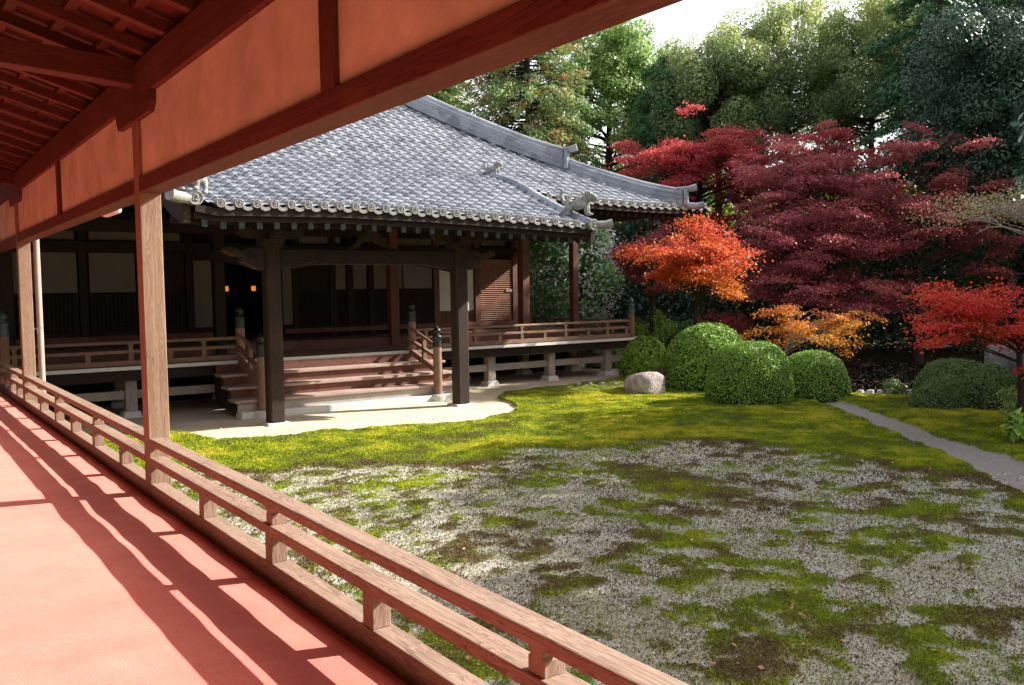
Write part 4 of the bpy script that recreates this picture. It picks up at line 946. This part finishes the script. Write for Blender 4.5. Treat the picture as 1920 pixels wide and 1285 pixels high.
lion((PX1-0.02, YV+0.10, float(roof_z(np.array(PX1-.02), np.array(YV)))+0.10), 0.75, R_(20), porch)
# glowing lanterns deep inside the hall
m, nt, p, _ = newmat('lit_lantern_paper'); p.inputs['Base Color'].default_value = (0.6, 0.35, 0.12, 1)
p.inputs['Emission Color'].default_value = (1.0, 0.30, 0.03, 1); p.inputs['Emission Strength'].default_value = 0.3; M_glow = m
for x, lb in ((7.99, 'lit paper lantern in the dark hall doorway, partly behind the column'), (8.76, 'lit paper lantern in the dark hall doorway, clear of the column beside the porch post')):
    t_ = thing('lantern', (x, 25.0, ZI), lb, 'lantern', 'lit lanterns inside the hall')
    MB().lathe((x, 25, ZI), [(0.14, 0), (0.14, 0.04), (0.05, 0.08), (0.001, 0.08)], 16).build('base', M_black, t_)
    MB().tube([(x, 25, ZI+0.07), (x, 25, 2.5)], 0.018, 8).build('pole', M_black, t_)
    MB().lathe((x, 25, 2.5), [(0.055, 0), (0.065, 0.07), (0.06, 0.14), (0.001, 0.14)], 14).build('lamp_shade', M_glow, t_, smooth=True)
    MB().lathe((x, 25, 2.641), [(0.075, 0), (0.03, 0.05), (0.001, 0.07)], 14).build('lamp_cap', M_black, t_)

# ------------------------------------------------------------------ trees
def fill(C, Rad, n, shell=0.45, rnd=None):
    """n leaf positions spread over ellipsoidal clumps C with radii Rad; returns positions and outward directions"""
    wt = (Rad.prod(1))**(2/3); idx = rng.choice(len(C), n, p=wt/wt.sum())
    v = unit(rng.normal(size=(n, 3))); r_ = (shell+(1-shell)*rng.random((n, 1)))**0.6
    return C[idx]+v*r_*Rad[idx], v, idx
def limb_tree(base, top_z, r0, tips, bark, parent, lean=(0, 0), nmain=5, spread=0.55, split_z=0.35, twigs=True, seed=0):
    """tapered trunk, main limbs, and a thin branch out to every clump"""
    rr_ = random.Random(seed); bx, by, bz = base; H_ = top_z-bz
    c = MB(); tr = []
    for k in range(9):
        t = k/8; tr.append(Vector((bx+lean[0]*t+0.10*math.sin(t*5+seed)*H_*0.10, by+lean[1]*t+0.08*math.cos(t*4+seed)*H_*0.10, bz-0.15+(H_+0.15)*t)))
    rad = [r0*(1.35 if k == 0 else 1)*(1-0.80*k/8) for k in range(9)]
    c.tube(tr, rad, 9)
    c.build('trunk', bark, parent, smooth=True)
    c = MB()
    for tp in tips:
        tp = Vector(tp); hz = max(split_z, min(0.9, (tp.z-bz)/H_-spread*0.45*math.hypot(tp.x-bx, tp.y-by)/H_))
        i = hz*8; k = min(7, int(i)); st = tr[k].lerp(tr[k+1], i-k); rs = (rad[k]+(rad[k+1]-rad[k])*(i-k))*0.42
        md = st.lerp(tp, 0.5)+Vector((rr_.uniform(-.12, .12), rr_.uniform(-.12, .12), rr_.uniform(0.0, 0.14)))*(tp-st).length
        pts = [st*(1-t)**2+md*2*t*(1-t)+tp*t*t for t in (0, .2, .4, .6, .8, 1)]
        c.tube(pts, [max(0.006, rs*(1-0.85*t)) for t in (0, .2, .4, .6, .8, 1)], 5, cap=False)
        if twigs:
            for q in range(2):
                d_ = Vector((rr_.uniform(-1, 1), rr_.uniform(-1, 1), rr_.uniform(-0.2, .8)))*0.35*(tp-st).length
                c.tube([pts[3], pts[3].lerp(pts[3]+d_, .5)+Vector((0, 0, .05)), pts[3]+d_], [0.012, 0.008, 0.004], 4, cap=False)
    c.build('branches', bark, parent, smooth=True)
def maple(label, c, rad, mat, base, n=30000, twigs=False, leaf=0.085, clumps=90, bark=M_barkdark, group=None, thick=0.14, disc=0.62, hollow=0.3, r0=0.16, tintf=None, seed=1, droop=0.12, cut=None, cat='maple'):
    t_ = thing('maple_tree', (base[0], base[1], base[2]), label, cat, group)
    clumps = int(clumps*1.2); disc *= 0.92; thick *= 0.75; leaf *= 0.84
    C = []
    while len(C) < clumps:
        v = rng.normal(size=3); v /= np.linalg.norm(v); r_ = (hollow+(1-hollow)*rng.random())
        if v[2] < -0.85: continue
        p_ = np.array(c)+v*r_*np.array(rad)*np.array([1.08, 1.08, 0.98])
        if fbm(np.array([(p_[0]*0.82-p_[1]*0.57)*0.55/disc+seed]), np.array([p_[2]*1.35/disc]), 1.0, 2, seed)[0] < 0.50: continue
        if cut is not None and cut(p_): continue
        C.append(p_)
    C = np.array(C); out = np.hypot(C[:, 0]-c[0], C[:, 1]-c[1])
    sr_ = 0.45+0.95*rng.random(clumps); R = np.stack([disc*sr_*(0.7+0.6*rng.random(clumps)), disc*sr_*(0.7+0.6*rng.random(clumps)), thick*(0.7+0.9*rng.random(clumps))], 1)
    P_, V_, idx = fill(C, R, n, 0.15)
    tl = 0.20*rng.normal(size=(clumps, 2)); P_[:, 2] += ((P_[:, :2]-C[idx][:, :2])*tl[idx]).sum(1)
    sc_ = rng.random(n) < 0.16; P_[sc_] += rng.normal(size=(int(sc_.sum()), 3))*np.array([0.28, 0.28, 0.16])*disc/0.6
    P_[:, 2] -= droop*((P_[:, :2]-C[idx][:, :2])**2).sum(1)/disc
    Nn = np.array([0, 0, 0.9])+0.55*rng.normal(size=(n, 3))+0.25*V_
    ct = rng.random(clumps)
    tn = 0.45*ct[idx]+0.55*rng.random(n)
    if tintf is not None: tn = tintf(P_, tn)
    limb_tree(base, c[2]+rad[2]*0.55, r0, C, bark, t_, lean=((c[0]-base[0])*0.6, (c[1]-base[1])*0.6), seed=seed, twigs=twigs)
    leaves('crown', P_, Nn, leaf*(0.7+0.6*rng.random(n)), tn, mat, t_, aspect=0.75)
    return t_
def broad(name, label, c, rad, mat, base, cat='tree', n=30000, leaf=0.13, clumps=70, cl=(0.9, 0.9, 0.65), bark=M_barkdark, group=None, hollow=0.55, r0=0.25, seed=2, low=-0.6, tintf=None, aspect=0.5, twigs=True):
    t_ = thing(name, base, label, cat, group); C = []
    while len(C) < clumps:
        v = rng.normal(size=3); v /= np.linalg.norm(v)
        if v[2] < low: continue
        C.append(np.array(c)+v*(hollow+(1-hollow)*rng.random())*np.array(rad)*(0.85+0.25*rng.random()))
    C = np.array(C); R = np.array(cl)[None]*(0.6+0.7*rng.random((clumps, 1)))
    P_, V_, idx = fill(C, R, n, 0.5)
    Nn = V_+np.array([0, 0, 0.5])+0.5*rng.normal(size=(n, 3))
    tn = 0.35*rng.random(clumps)[idx]+0.55*rng.random(n)+0.12*V_[:, 2]
    if tintf is not None: tn = tintf(P_, tn)
    limb_tree(base, c[2]+rad[2]*0.35, r0, C, bark, t_, lean=((c[0]-base[0])*0.6, (c[1]-base[1])*0.6), seed=seed, twigs=twigs)
    leaves('crown', P_, Nn, leaf*(0.7+0.6*rng.random(n)), tn, mat, t_, aspect=aspect)
    return t_
def conifer(name, label, base, H_, rb, mat, z_low, n=40000, leaf=0.16, tiers=26, per=9, group=None, bark=M_barkdark, droop=0.25, r0=0.28, cat='conifer', blen=0.9, tintf=None, power=0.8, topr=0.12):
    t_ = thing(name, base, label, cat, group); bx, by, bz = base
    MB().tube([(bx, by, bz-0.2), (bx+0.05, by, bz+H_*0.5), (bx, by, bz+H_)], [r0*1.2, r0*0.65, 0.03], 9).build('trunk', bark, t_, smooth=True)
    C = []; R = []; D_ = []; c = MB()
    for k in range(tiers):
        t = k/(tiers-1); z = z_low+(bz+H_-z_low)*t
        rr_ = rb*((1-t)**power*(1-topr)+topr)
        for j in range(max(4, int(per*(1-0.4*t)))):
            a_ = random.uniform(0, 6.283); L_ = rr_*random.uniform(0.6, 1.1)
            d = np.array([math.cos(a_), math.sin(a_), 0]); zz_ = z+random.uniform(-.3, .3)
            tip = np.array([bx, by, zz_])+d*L_+np.array([0, 0, -droop*L_+0.1])
            c.tube([(bx, by, zz_), tuple(np.array([bx, by, zz_])+d*L_*0.55+np.array([0, 0, 0.06*L_])), tuple(tip)], [0.035, 0.02, 0.008], 4, cap=False)
            for q in np.arange(0.45, 1.05, max(0.16, 0.42/max(L_, 0.6))):
                C.append(np.array([bx, by, zz_])+d*L_*q+np.array([0, 0, -droop*L_*q*q+0.05])); R.append([blen*0.42, blen*0.42, blen*0.22]); D_.append(d+np.array([0, 0, -0.5]))
    c.build('branches', bark, t_)
    C, R, D_ = np.array(C), np.array(R), np.array(D_)
    P_, V_, idx = fill(C, R, n, 0.1)
    Nn = np.array([0, 0, 0.7])+V_*0.5+0.55*rng.normal(size=(n, 3)); dv = D_[idx]+0.5*rng.normal(size=(n, 3))
    tn = 0.4*rng.random(len(C))[idx]+0.6*rng.random(n)
    if tintf is not None: tn = tintf(P_, tn)
    leaves('crown', P_, Nn, leaf*(0.7+0.6*rng.random(n)), tn, mat, t_, aspect=0.38, dirv=dv)
    return t_
def gz(x, y): return float(height(np.array([x]), np.array([y]))[0])

# behind the hall
conifer('cypress_tree', 'broad sunlit cypress with orange tipped sprays rising behind the hall roof', (22.3, 30.2, 0.3), 14.8, 4.0, L_cypress, 3.0, n=120000, leaf=0.15, tiers=38, per=14, power=0.55, topr=0.25, droop=0.35)
conifer('cypress_tree', 'green cypress behind the roof, left of the orange tipped one', (20.0, 34.0, 0.4), 13.6, 2.8, L_cypress, 4.0, n=50000, leaf=0.18, tiers=28, per=11, tintf=lambda P_, t: t*0.78, power=0.6)
broad('yellow_tree', 'small yellow leaved tree peeking over the roof ridge', (22.4, 37.5, 11.0), (1.3, 1.3, 1.8), L_yellow, (22.4, 37.5, 0.6), n=5000, clumps=24, r0=0.15, leaf=0.14)
broad('broadleaf_tree', 'tall pale green broadleaf tree against the sky beside the cypress', (31.5, 35.5, 11.6), (3.5, 3.2, 5.6), L_light, (31.5, 35.5, 1.0), n=60000, clumps=120, leaf=0.17, r0=0.35)
broad('broadleaf_tree', 'lower pale green broadleaf tree right of the tall pale one', (33.4, 32.6, 9.5), (2.8, 2.4, 4.5), L_light, (33.4, 32.6, 1.0), n=50000, clumps=110, leaf=0.16, r0=0.3, tintf=lambda P_, t: t*0.8)
conifer('fir_tree', 'dark feathery conifer between the cypress and the red maple', (29.4, 29.6, 0.3), 12.0, 2.6, L_fir, 2.0, n=60000, leaf=0.15, tiers=30, per=10, droop=-0.25, power=0.6, topr=0.25)
# camphor canopy against the sky
for lb, cc, rr_, sd_ in (('leftmost camphor tree of the canopy behind the red maples', (31.3, 28.0, 10.2), (3.2, 2.9, 3.8), 3),
                         ('tallest camphor tree in the middle of the canopy behind the maples', (35.3, 27.4, 11.4), (3.7, 3.0, 4.3), 4),
                         ('camphor tree of the canopy next to the tall straight cedar', (36.6, 24.0, 11.2), (3.3, 2.8, 4.3), 5)):
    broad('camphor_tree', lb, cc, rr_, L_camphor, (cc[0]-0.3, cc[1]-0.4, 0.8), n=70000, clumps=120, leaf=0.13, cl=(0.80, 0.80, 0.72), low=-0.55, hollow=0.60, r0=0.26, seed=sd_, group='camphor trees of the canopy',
          tintf=lambda P_, t: t*0.8+0.35*sstep(10.5, 15.0, P_[:, 2]))  # higher leaves tinted paler, painting in the sunlit crown tops
conifer('cedar_tree', 'tall straight dark cedar with a bare lower trunk', (33.6, 19.1, 0.5), 20.0, 2.9, L_fir, 6.8, n=60000, leaf=0.17, tiers=24, per=8, droop=0.3, r0=0.34, power=0.5, topr=0.3)
broad('evergreen_oak', 'huge blue green evergreen oak darkening the upper right corner', (31.2, 15.0, 8.1), (4.1, 3.2, 3.7), L_oak, (31.4, 14.7, 0.3), n=120000, clumps=150, leaf=0.12, cl=(0.9, 0.9, 0.65), low=-0.95, r0=0.4, hollow=0.5, seed=8)
broad('evergreen_oak', 'taller dark evergreen oak standing behind the huge blue green one', (40.5, 20.0, 11.5), (4.6, 3.6, 6.4), L_oak, (40.5, 20.0, 0.8), n=60000, clumps=130, leaf=0.2, cl=(1.1, 1.1, 0.8), low=-0.95, r0=0.45, hollow=0.5, seed=9)
# red maples
maple('bright crimson maple, largest of the red trees beside the hall eaves', (26.3, 24.5, 6.8), (3.7, 2.3, 2.9), L_red, (26.4, 24.7, 0.0), n=62000, clumps=130, leaf=0.10, seed=11)
maple('dull red maple behind the bright crimson one, below the camphor canopy', (26.6, 20.0, 6.3), (2.9, 2.2, 1.7), L_red, (26.8, 20.6, 0), n=32000, clumps=90, leaf=0.10, seed=12, tintf=lambda P_, t: t*0.55)
maple('tall purple maple with layered boughs in the middle of the red trees', (24.4, 17.9, 5.0), (3.2, 2.4, 3.1), L_purple, (24.8, 18.0, 0.1), n=36000, clumps=95, leaf=0.095, seed=13)
maple('wide purple maple reaching right in front of the evergreen oak', (26.2, 15.4, 4.5), (3.3, 2.6, 2.7), L_purple, (26.4, 15.6, 0.1), n=33000, clumps=85, leaf=0.095, seed=14)
maple('low purple maple spreading its boughs above the pond', (22.6, 16.4, 2.9), (2.8, 2.3, 1.8), L_purple, (23.6, 18.4, 0.1), n=34000, clumps=90, leaf=0.085, seed=15, tintf=lambda P_, t: t*0.85)
maple('dark purple maple tucked in beside the hall verandah', (19.4, 20.0, 3.3), (1.1, 1.2, 1.1), L_purple, (19.8, 20.4, 0), n=12000, clumps=34, leaf=0.08, disc=0.5, r0=0.1, seed=16, tintf=lambda P_, t: t*0.7)
maple('glowing orange maple turning yellow towards its lowest boughs', (17.0, 15.9, 2.95), (1.75, 1.6, 1.25), L_orange, (17.9, 16.8, 0), n=26000, clumps=64, leaf=0.075, disc=0.5, r0=0.11, seed=17,
      tintf=lambda P_, t: np.clip(t*0.45+0.58*sstep(1.4, 3.4, P_[:, 2]), 0, 1))
maple('small amber maple leaning over the pond edge behind the clipped bushes', (18.2, 13.4, 1.42), (1.65, 1.3, 0.90), L_amber, (17.3, 13.8, -0.05), n=6000, clumps=34, leaf=0.062, disc=0.40, thick=0.10, r0=0.035, bark=M_barkpale, seed=18,
      tintf=lambda P_, t: np.clip(t*0.55+0.5*sstep(1.3, 2.5, P_[:, 2]), 0, 1))
maple('scarlet maple with a bent dark trunk at the right edge', (14.75, 7.25, 1.85), (1.3, 1.1, 1.0), L_scarlet, (15.0, 7.0, 0), n=13500, clumps=46, leaf=0.062, disc=0.40, thick=0.10, r0=0.075, seed=19)
maple('half bare cherry tree with pale twigs and thin leaves at upper right', (15.6, 7.7, 3.75), (1.45, 1.3, 1.05), L_cherry, (16.6, 6.6, 0), n=2400, clumps=40, leaf=0.048, disc=0.55, thick=0.16, r0=0.06, twigs=True, bark=M_barkpale, seed=20, cat='cherry')
# white camellia beyond the verandah
cam_t = broad('camellia_tree', 'rounded camellia covered with white flowers behind the verandah', (18.95, 23.65, 2.95), (1.65, 1.5, 2.2), L_camellia, (18.95, 23.65, 0), n=34000, clumps=80, leaf=0.10, cl=(0.45, 0.45, 0.42), low=-0.95, hollow=0.75, r0=0.14, seed=21, twigs=False)
n = 3600; v = unit(rng.normal(size=(n, 3))); pp = np.array([18.95, 23.65, 2.95])+v*np.array([2.0, 1.85, 2.55])*(0.78+0.24*rng.random((n, 1)))
pp = pp[(pp[:, 2] > 0.7)]; pp = np.repeat(pp, 4, 0)
nr_ = unit(pp-np.array([18.95, 23.65, 2.6]))
o = leaves('flowers', pp+0.018*rng.normal(size=pp.shape), nr_+0.7*rng.normal(size=pp.shape), 0.068, rng.random(len(pp)), L_flower, cam_t, aspect=0.8); tag(o, kind='stuff')

# off to the right, beside the camera's view: the trees whose shade lies over the near garden
for x, y, h_, k in ((21.0, -7.0, 12.6, 0), (21.0, -3.4, 12.4, 1), (21.0, 0.0, 12.2, 2), (21.2, 3.0, 11.2, 3), (21.6, 5.5, 9.6, 4), (22.2, 7.6, 8.2, 5)):
    broad('hedge_oak', ['tall oak at the near end of the tree row right of the garden', 'second oak from the near end of the tree row right of the garden', 'third oak from the near end of the tree row right of the garden', 'fourth oak from the near end of the tree row right of the garden',
          'shorter oak near the far end of the tree row right of the garden', 'shortest oak at the far end of the tree row right of the garden'][k], (x, y, h_*0.52), (2.5, 2.6, h_*0.47), L_oak, (x, y, 0), n=30000, clumps=120, leaf=0.24, cl=(1.0, 1.0, 0.8), low=-1, hollow=0.2, r0=0.3, group='oaks right of the garden', seed=30+k, twigs=False)
for x, y, h_, k in ((36.5, 10.2, 15, 0), (38.5, 14.0, 16.5, 1)):
    broad('evergreen_oak', ['tall evergreen oak beyond the pond, nearest the right edge', 'tall evergreen oak beyond the pond behind the blue green one'][k], (x, y, h_*0.55), (3.4, 3.4, h_*0.45), L_oak, (x, y, 0.5), n=26000, clumps=110, leaf=0.28, cl=(1.2, 1.2, 0.9), low=-1, hollow=0.3, r0=0.4, seed=40+k, twigs=False)
# dark understorey and the sunlit wood far behind it
def wall(name, label, pts, hz, n, leaf, mat, depth=2.0, z0=0.0, tf=None):
    pts = np.array(pts, float); s_ = rng.random(n)*(len(pts)-1); i = s_.astype(int); q = (s_-i)[:, None]
    b = pts[i]*(1-q)+pts[np.minimum(i+1, len(pts)-1)]*q
    hh = hz*(0.55+0.45*fbm(b[:, 0]*1.0, b[:, 1], 0.45, 3, 131))
    P_ = np.stack([b[:, 0]+depth*rng.normal(size=n)*.5, b[:, 1]+depth*rng.normal(size=n)*.5, z0+hh*rng.random(n)**0.8], 1)
    keep = fbm(P_[:, 0]*2+P_[:, 1]*2, P_[:, 2], 0.9, 3, 141) > 0.40; P_ = P_[keep]
    o_ = leaves(name, P_, np.array([0, 0, 0.6])+rng.normal(size=P_.shape), leaf*(0.7+0.6*rng.random(len(P_))), rng.random(len(P_)), mat, None, aspect=0.55)
    return tag(o_, label, 'undergrowth', kind='stuff')
wall('undergrowth', 'dark evergreen undergrowth filling the shade below the maples', [(18.8, 30), (23, 26), (27, 23.2), (29.5, 20.5), (31, 17), (32, 12.5), (31, 9)], 6.6, 110000, 0.17, L_oak, 2.2)
wall('distant_woodland', 'sunlit far woodland glimpsed between the darker trunks', [(22, 44), (30, 40), (38, 33), (43, 25), (46, 17)], 7.5, 50000, 0.32, L_lime, 3.0, 1.0)
wall('distant_woodland', 'shaded far woodland closing the view behind the garden', [(10, 50), (24, 48), (34, 42), (42, 36), (48, 27), (50, 16), (48, 8)], 10.8, 100000, 0.4, L_oak, 3.5, 1.0)

# ------------------------------------------------------------------ clipped bushes, stones, small plants
def bush(label, x, y, rx, ry, h_, mat, n=16000, leaf=0.045, sq=2.4, group='clipped round bushes', name='clipped_bush', rz=0.0, lump=0.05, tint0=0.0, stem=False):
    z0 = gz(x, y) if not stem else gz(x, y)+0.05
    t_ = thing(name, (x, y, gz(x, y)), label, 'bush', group)
    th = rng.random(n)*2*np.pi; cz = rng.random(n)**0.75
    ez = np.power(cz, 1.0); er = np.power(np.clip(1-ez**sq, 0, 1), 1/sq)
    lx = rx*er*np.cos(th); ly = ry*er*np.sin(th); lz = h_*ez
    lm = 1+lump*2*(fbm(th*1.6+3, cz*3, 1.2, 3, int(x*10))-0.5)
    ca, sa_ = math.cos(rz), math.sin(rz)
    P_ = np.stack([x+(lx*ca-ly*sa_)*lm, y+(lx*sa_+ly*ca)*lm, z0+lz*lm], 1)
    Nn = unit(np.stack([lx/rx**2, ly/ry**2, lz/h_**2], 1)); Nn = np.stack([Nn[:, 0]*ca-Nn[:, 1]*sa_, Nn[:, 0]*sa_+Nn[:, 1]*ca, Nn[:, 2]], 1)
    P_ = P_-Nn*np.abs(rng.normal(size=(n, 1)))*0.03+Nn*(0.012*rng.normal(size=(n, 1))+(rng.random((n, 1)) < 0.05)*0.05*rng.random((n, 1)))
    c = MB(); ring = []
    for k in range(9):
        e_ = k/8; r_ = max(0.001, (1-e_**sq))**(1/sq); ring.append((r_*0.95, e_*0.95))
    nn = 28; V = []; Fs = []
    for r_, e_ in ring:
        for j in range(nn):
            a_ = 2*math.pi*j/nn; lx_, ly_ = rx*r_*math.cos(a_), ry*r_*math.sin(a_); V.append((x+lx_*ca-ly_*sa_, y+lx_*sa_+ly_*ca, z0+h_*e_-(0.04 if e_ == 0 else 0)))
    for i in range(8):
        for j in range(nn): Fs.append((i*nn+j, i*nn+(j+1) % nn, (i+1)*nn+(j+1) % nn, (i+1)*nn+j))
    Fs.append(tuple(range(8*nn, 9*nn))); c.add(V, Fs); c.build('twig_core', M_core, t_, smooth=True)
    leaves('foliage', P_, Nn+0.65*rng.normal(size=(n, 3)), leaf*(0.7+0.6*rng.random(n)), tint0+rng.random(n)*0.8+0.2*fbm(P_[:, 0], P_[:, 2], 5, 2, 9), mat, t_, aspect=0.55)
    return t_
bush('small round glossy bush at the corner of the verandah', 17.0, 17.8, 0.72, 0.70, 1.06, L_bush, 7500, 0.085, 2.0, lump=0.09, tint0=0.15)
bush('largest of the clipped bushes, behind the front dome', 16.05, 14.75, 1.12, 1.1, 1.50, L_bush, 20000, 0.06, 2.3, lump=0.07)
bush('clipped dome bush in front with a sunlit yellowish crown', 14.72, 12.35, 0.93, 0.85, 1.25, L_bush, 24000, 0.042, 2.9, lump=0.03)
bush('clipped dome bush next to the path end, right of the front dome', 16.40, 12.05, 0.84, 0.78, 1.04, L_bush, 16000, 0.042, 2.4, lump=0.03)
bush('little ball shaped brown bush beside the pink rock', 15.05, 15.25, 0.30, 0.30, 0.52, L_brown, 4200, 0.034, 1.7, name='brown_bush', group=None, lump=0.08)
bush('dark clipped mound bush behind the low front mound at right', 18.4, 10.0, 0.85, 0.8, 0.80, L_bushdry, 12000, 0.045, 2.2)
bush('low dark clipped mound in front at the right side of the pond', 16.9, 9.35, 0.78, 0.6, 0.60, L_bushdry, 13000, 0.042, 1.8, lump=0.06)
bush('dark clipped bush under the scarlet maple', 17.3, 8.75, 0.65, 0.6, 0.82, L_bushdry, 9000, 0.045, 2.0)
bush('flat topped clipped bush far behind, seen over the largest bush', 21.2, 19.9, 1.1, 1.0, 1.35, L_bushdry, 8000, 0.07, 2.2)
bush('low mossy clipped bush behind the newel post at the verandah corner', 20.4, 21.6, 1.0, 1.0, 0.75, L_bush, 6000, 0.07, 2.0)
bush('green mound glimpsed under the verandah floor', 18.6, 21.0, 0.9, 0.7, 0.62, L_bush, 5000, 0.07, 2.0, lump=0.05)
def shrub(label, x, y, h_, r_, mat, n, leaf, group=None, name='shrub', bark=M_bark):
    b = (x, y, gz(x, y)); t_ = thing(name, b, label, 'shrub', group); c = MB(); C = []
    for k in range(22):
        a_ = random.uniform(0, 6.28); q = random.uniform(.3, 1); zz_ = h_*random.uniform(.45, 1)*(1-0.3*q)
        tp = Vector((x+math.cos(a_)*r_*q, y+math.sin(a_)*r_*q, b[2]+zz_)); C.append(tp)
        c.tube([(x, y, b[2]-0.03), (x+math.cos(a_)*r_*q*.4, y+math.sin(a_)*r_*q*.4, b[2]+zz_*.6), tp], [0.010, 0.007, 0.003], 4, cap=False)
    c.build('stems', bark, t_)
    C = np.array(C); R = np.ones((22, 3))*r_*0.33; P_, V_, _ = fill(C, R, n, 0.2)
    leaves('foliage', P_, V_+np.array([0, 0, .6])+.5*rng.normal(size=(n, 3)), leaf*(0.7+0.6*rng.random(n)), rng.random(n), mat, t_, aspect=0.4); return t_
shrub('loose olive green shrub right behind the corner newel post', 20.2, 20.6, 1.9, 0.95, L_bush, 5000, 0.085)
shrub('small loose plant at the pond edge stones', 17.92, 11.05, 0.42, 0.30, L_bushdry, 900, 0.06)
shrub('pale speckled leafy shrub beside the scarlet maple trunk', 15.3, 7.15, 0.75, 0.40, L_light, 1100, 0.065)
shrub('long leaved plant at the right edge of the moss', 13.9, 6.45, 0.50, 0.34, L_bush, 260, 0.20)
shrub('dark evergreen shrub beside the white camellia', 25.0, 27.2, 3.4, 1.5, L_oak, 9000, 0.11)
shrub('small crimson shrub low in the shade right of the newel post', 21.6, 19.0, 1.9, 0.8, L_red, 2600, 0.07)
def rock(name, label, x, y, rx, ry, h_, mat, seed, group=None, cat='rock', rz=0.0, flat=0.75, z=None):
    import bmesh
    bm = bmesh.new(); bmesh.ops.create_icosphere(bm, subdivisions=4 if rx > 0.2 else 3, radius=1)
    rs = np.random.default_rng(seed); pl_ = unit(rs.normal(size=(14, 3))); of = 0.62+0.25*rs.random(14)
    from mathutils import noise as mn
    for v in bm.verts:
        p_ = np.array(v.co)
        for q in range(14):                        # facets cut by planes
            d_ = p_@pl_[q]-of[q]
            if d_ > 0: p_ = p_-pl_[q]*d_*0.9
        k = 1+0.10*mn.noise(Vector(p_*1.7)+Vector((seed, 0, 0)))+0.045*mn.noise(Vector(p_*5)+Vector((0, seed, 0)))+0.02*mn.noise(Vector(p_*13))
        p_ = p_*k; p_[2] = min(p_[2], flat+0.04*mn.noise(Vector(p_*4)))
        v.co = Vector((p_[0]*rx, p_[1]*ry, (p_[2]+0.35)*h_/(flat+0.35)))
    bm.faces.ensure_lookup_table(); me = bpy.data.meshes.new(name); bm.to_mesh(me); bm.free(); me.materials.append(mat)
    for f_ in me.polygons: f_.use_smooth = rx > 0.2
    try: me.set_sharp_from_angle(angle=R_(28))
    except Exception: pass
    o_ = bpy.data.objects.new(name, me); COL.objects.link(o_); o_.location = (x, y, (gz(x, y)-0.04) if z is None else z); o_.rotation_euler = (0, 0, rz)
    return tag(o_, label, cat, group)
rock('rock', 'large flat topped pinkish grey rock on the moss before the bushes', 14.15, 14.85, 0.62, 0.44, 0.52, M_rockpink, 3, rz=R_(-35))
rock('rock', 'pale rock in the shade behind the largest clipped bush', 19.6, 17.0, 0.45, 0.35, 0.55, M_stonepale, 4)
rock('rock', 'dark boulder standing at the pond bank, left of its blue grey neighbour', 18.5, 8.95, 0.62, 0.4, 1.15, M_rockgrey, 5, rz=R_(-30))
rock('rock', 'blue grey boulder behind the scarlet maple trunk', 18.0, 8.2, 0.45, 0.4, 1.2, M_rockgrey, 6)
rock('rock', 'mossy rock in deep shade on the far pond bank', 27.5, 18.0, 0.9, 0.6, 0.8, M_rockgrey, 7)
rock('rock', 'low dark rock on the far pond bank below the amber maple', 24.5, 19.6, 0.7, 0.5, 0.7, M_rockgrey, 8)
ST = [(17.66, 11.50, .13), (17.80, 11.36, .10), (17.93, 11.24, .15), (18.07, 11.12, .10), (18.26, 10.93, .14), (18.40, 10.80, .11), (18.52, 10.68, .14), (18.66, 10.55, .12), (17.52, 11.64, .11)]
WHERE = ['third', 'fourth', 'fifth', 'sixth', 'seventh', 'eighth', 'ninth', 'tenth', 'second']
for k, (x, y, r_) in enumerate(ST):
    rock('edging_stone', f'pale pond bank stone, {WHERE[k]} in the row counted from the clipped bush', x, y, r_*1.15, r_*0.9, 0.22, M_stonepale, 20+k, 'stones edging the pond', 'stone', rz=k, z=-0.11)
for k in range(6):
    x = 14.25+k*0.26; rock('edging_stone', f'small grey kerb stone beside the sand, {["first", "second", "third", "fourth", "fifth", "last"][k]} from the left', x, 17.35-0.16*k, 0.10, 0.07, 0.10, M_stonepale, 40+k, 'kerb stones beside the sand', 'stone', rz=k)
# single fallen leaves lying on the moss, the sand and the bushes
P = scatter(950, 1.15, 17); f = fields(P[:, 0], P[:, 1]); n = len(P)
o = leaves('fallen_leaves', np.stack([P[:, 0], P[:, 1], height(P[:, 0], P[:, 1], f)+0.03], 1), np.array([0, 0, 1])+0.35*rng.normal(size=(n, 3)), 0.018+0.03*rng.random(n), rng.random(n), L_fallen, aspect=0.7)
tag(o, 'few pale fallen leaves dotted over the moss and sand', 'leaves', kind='stuff')
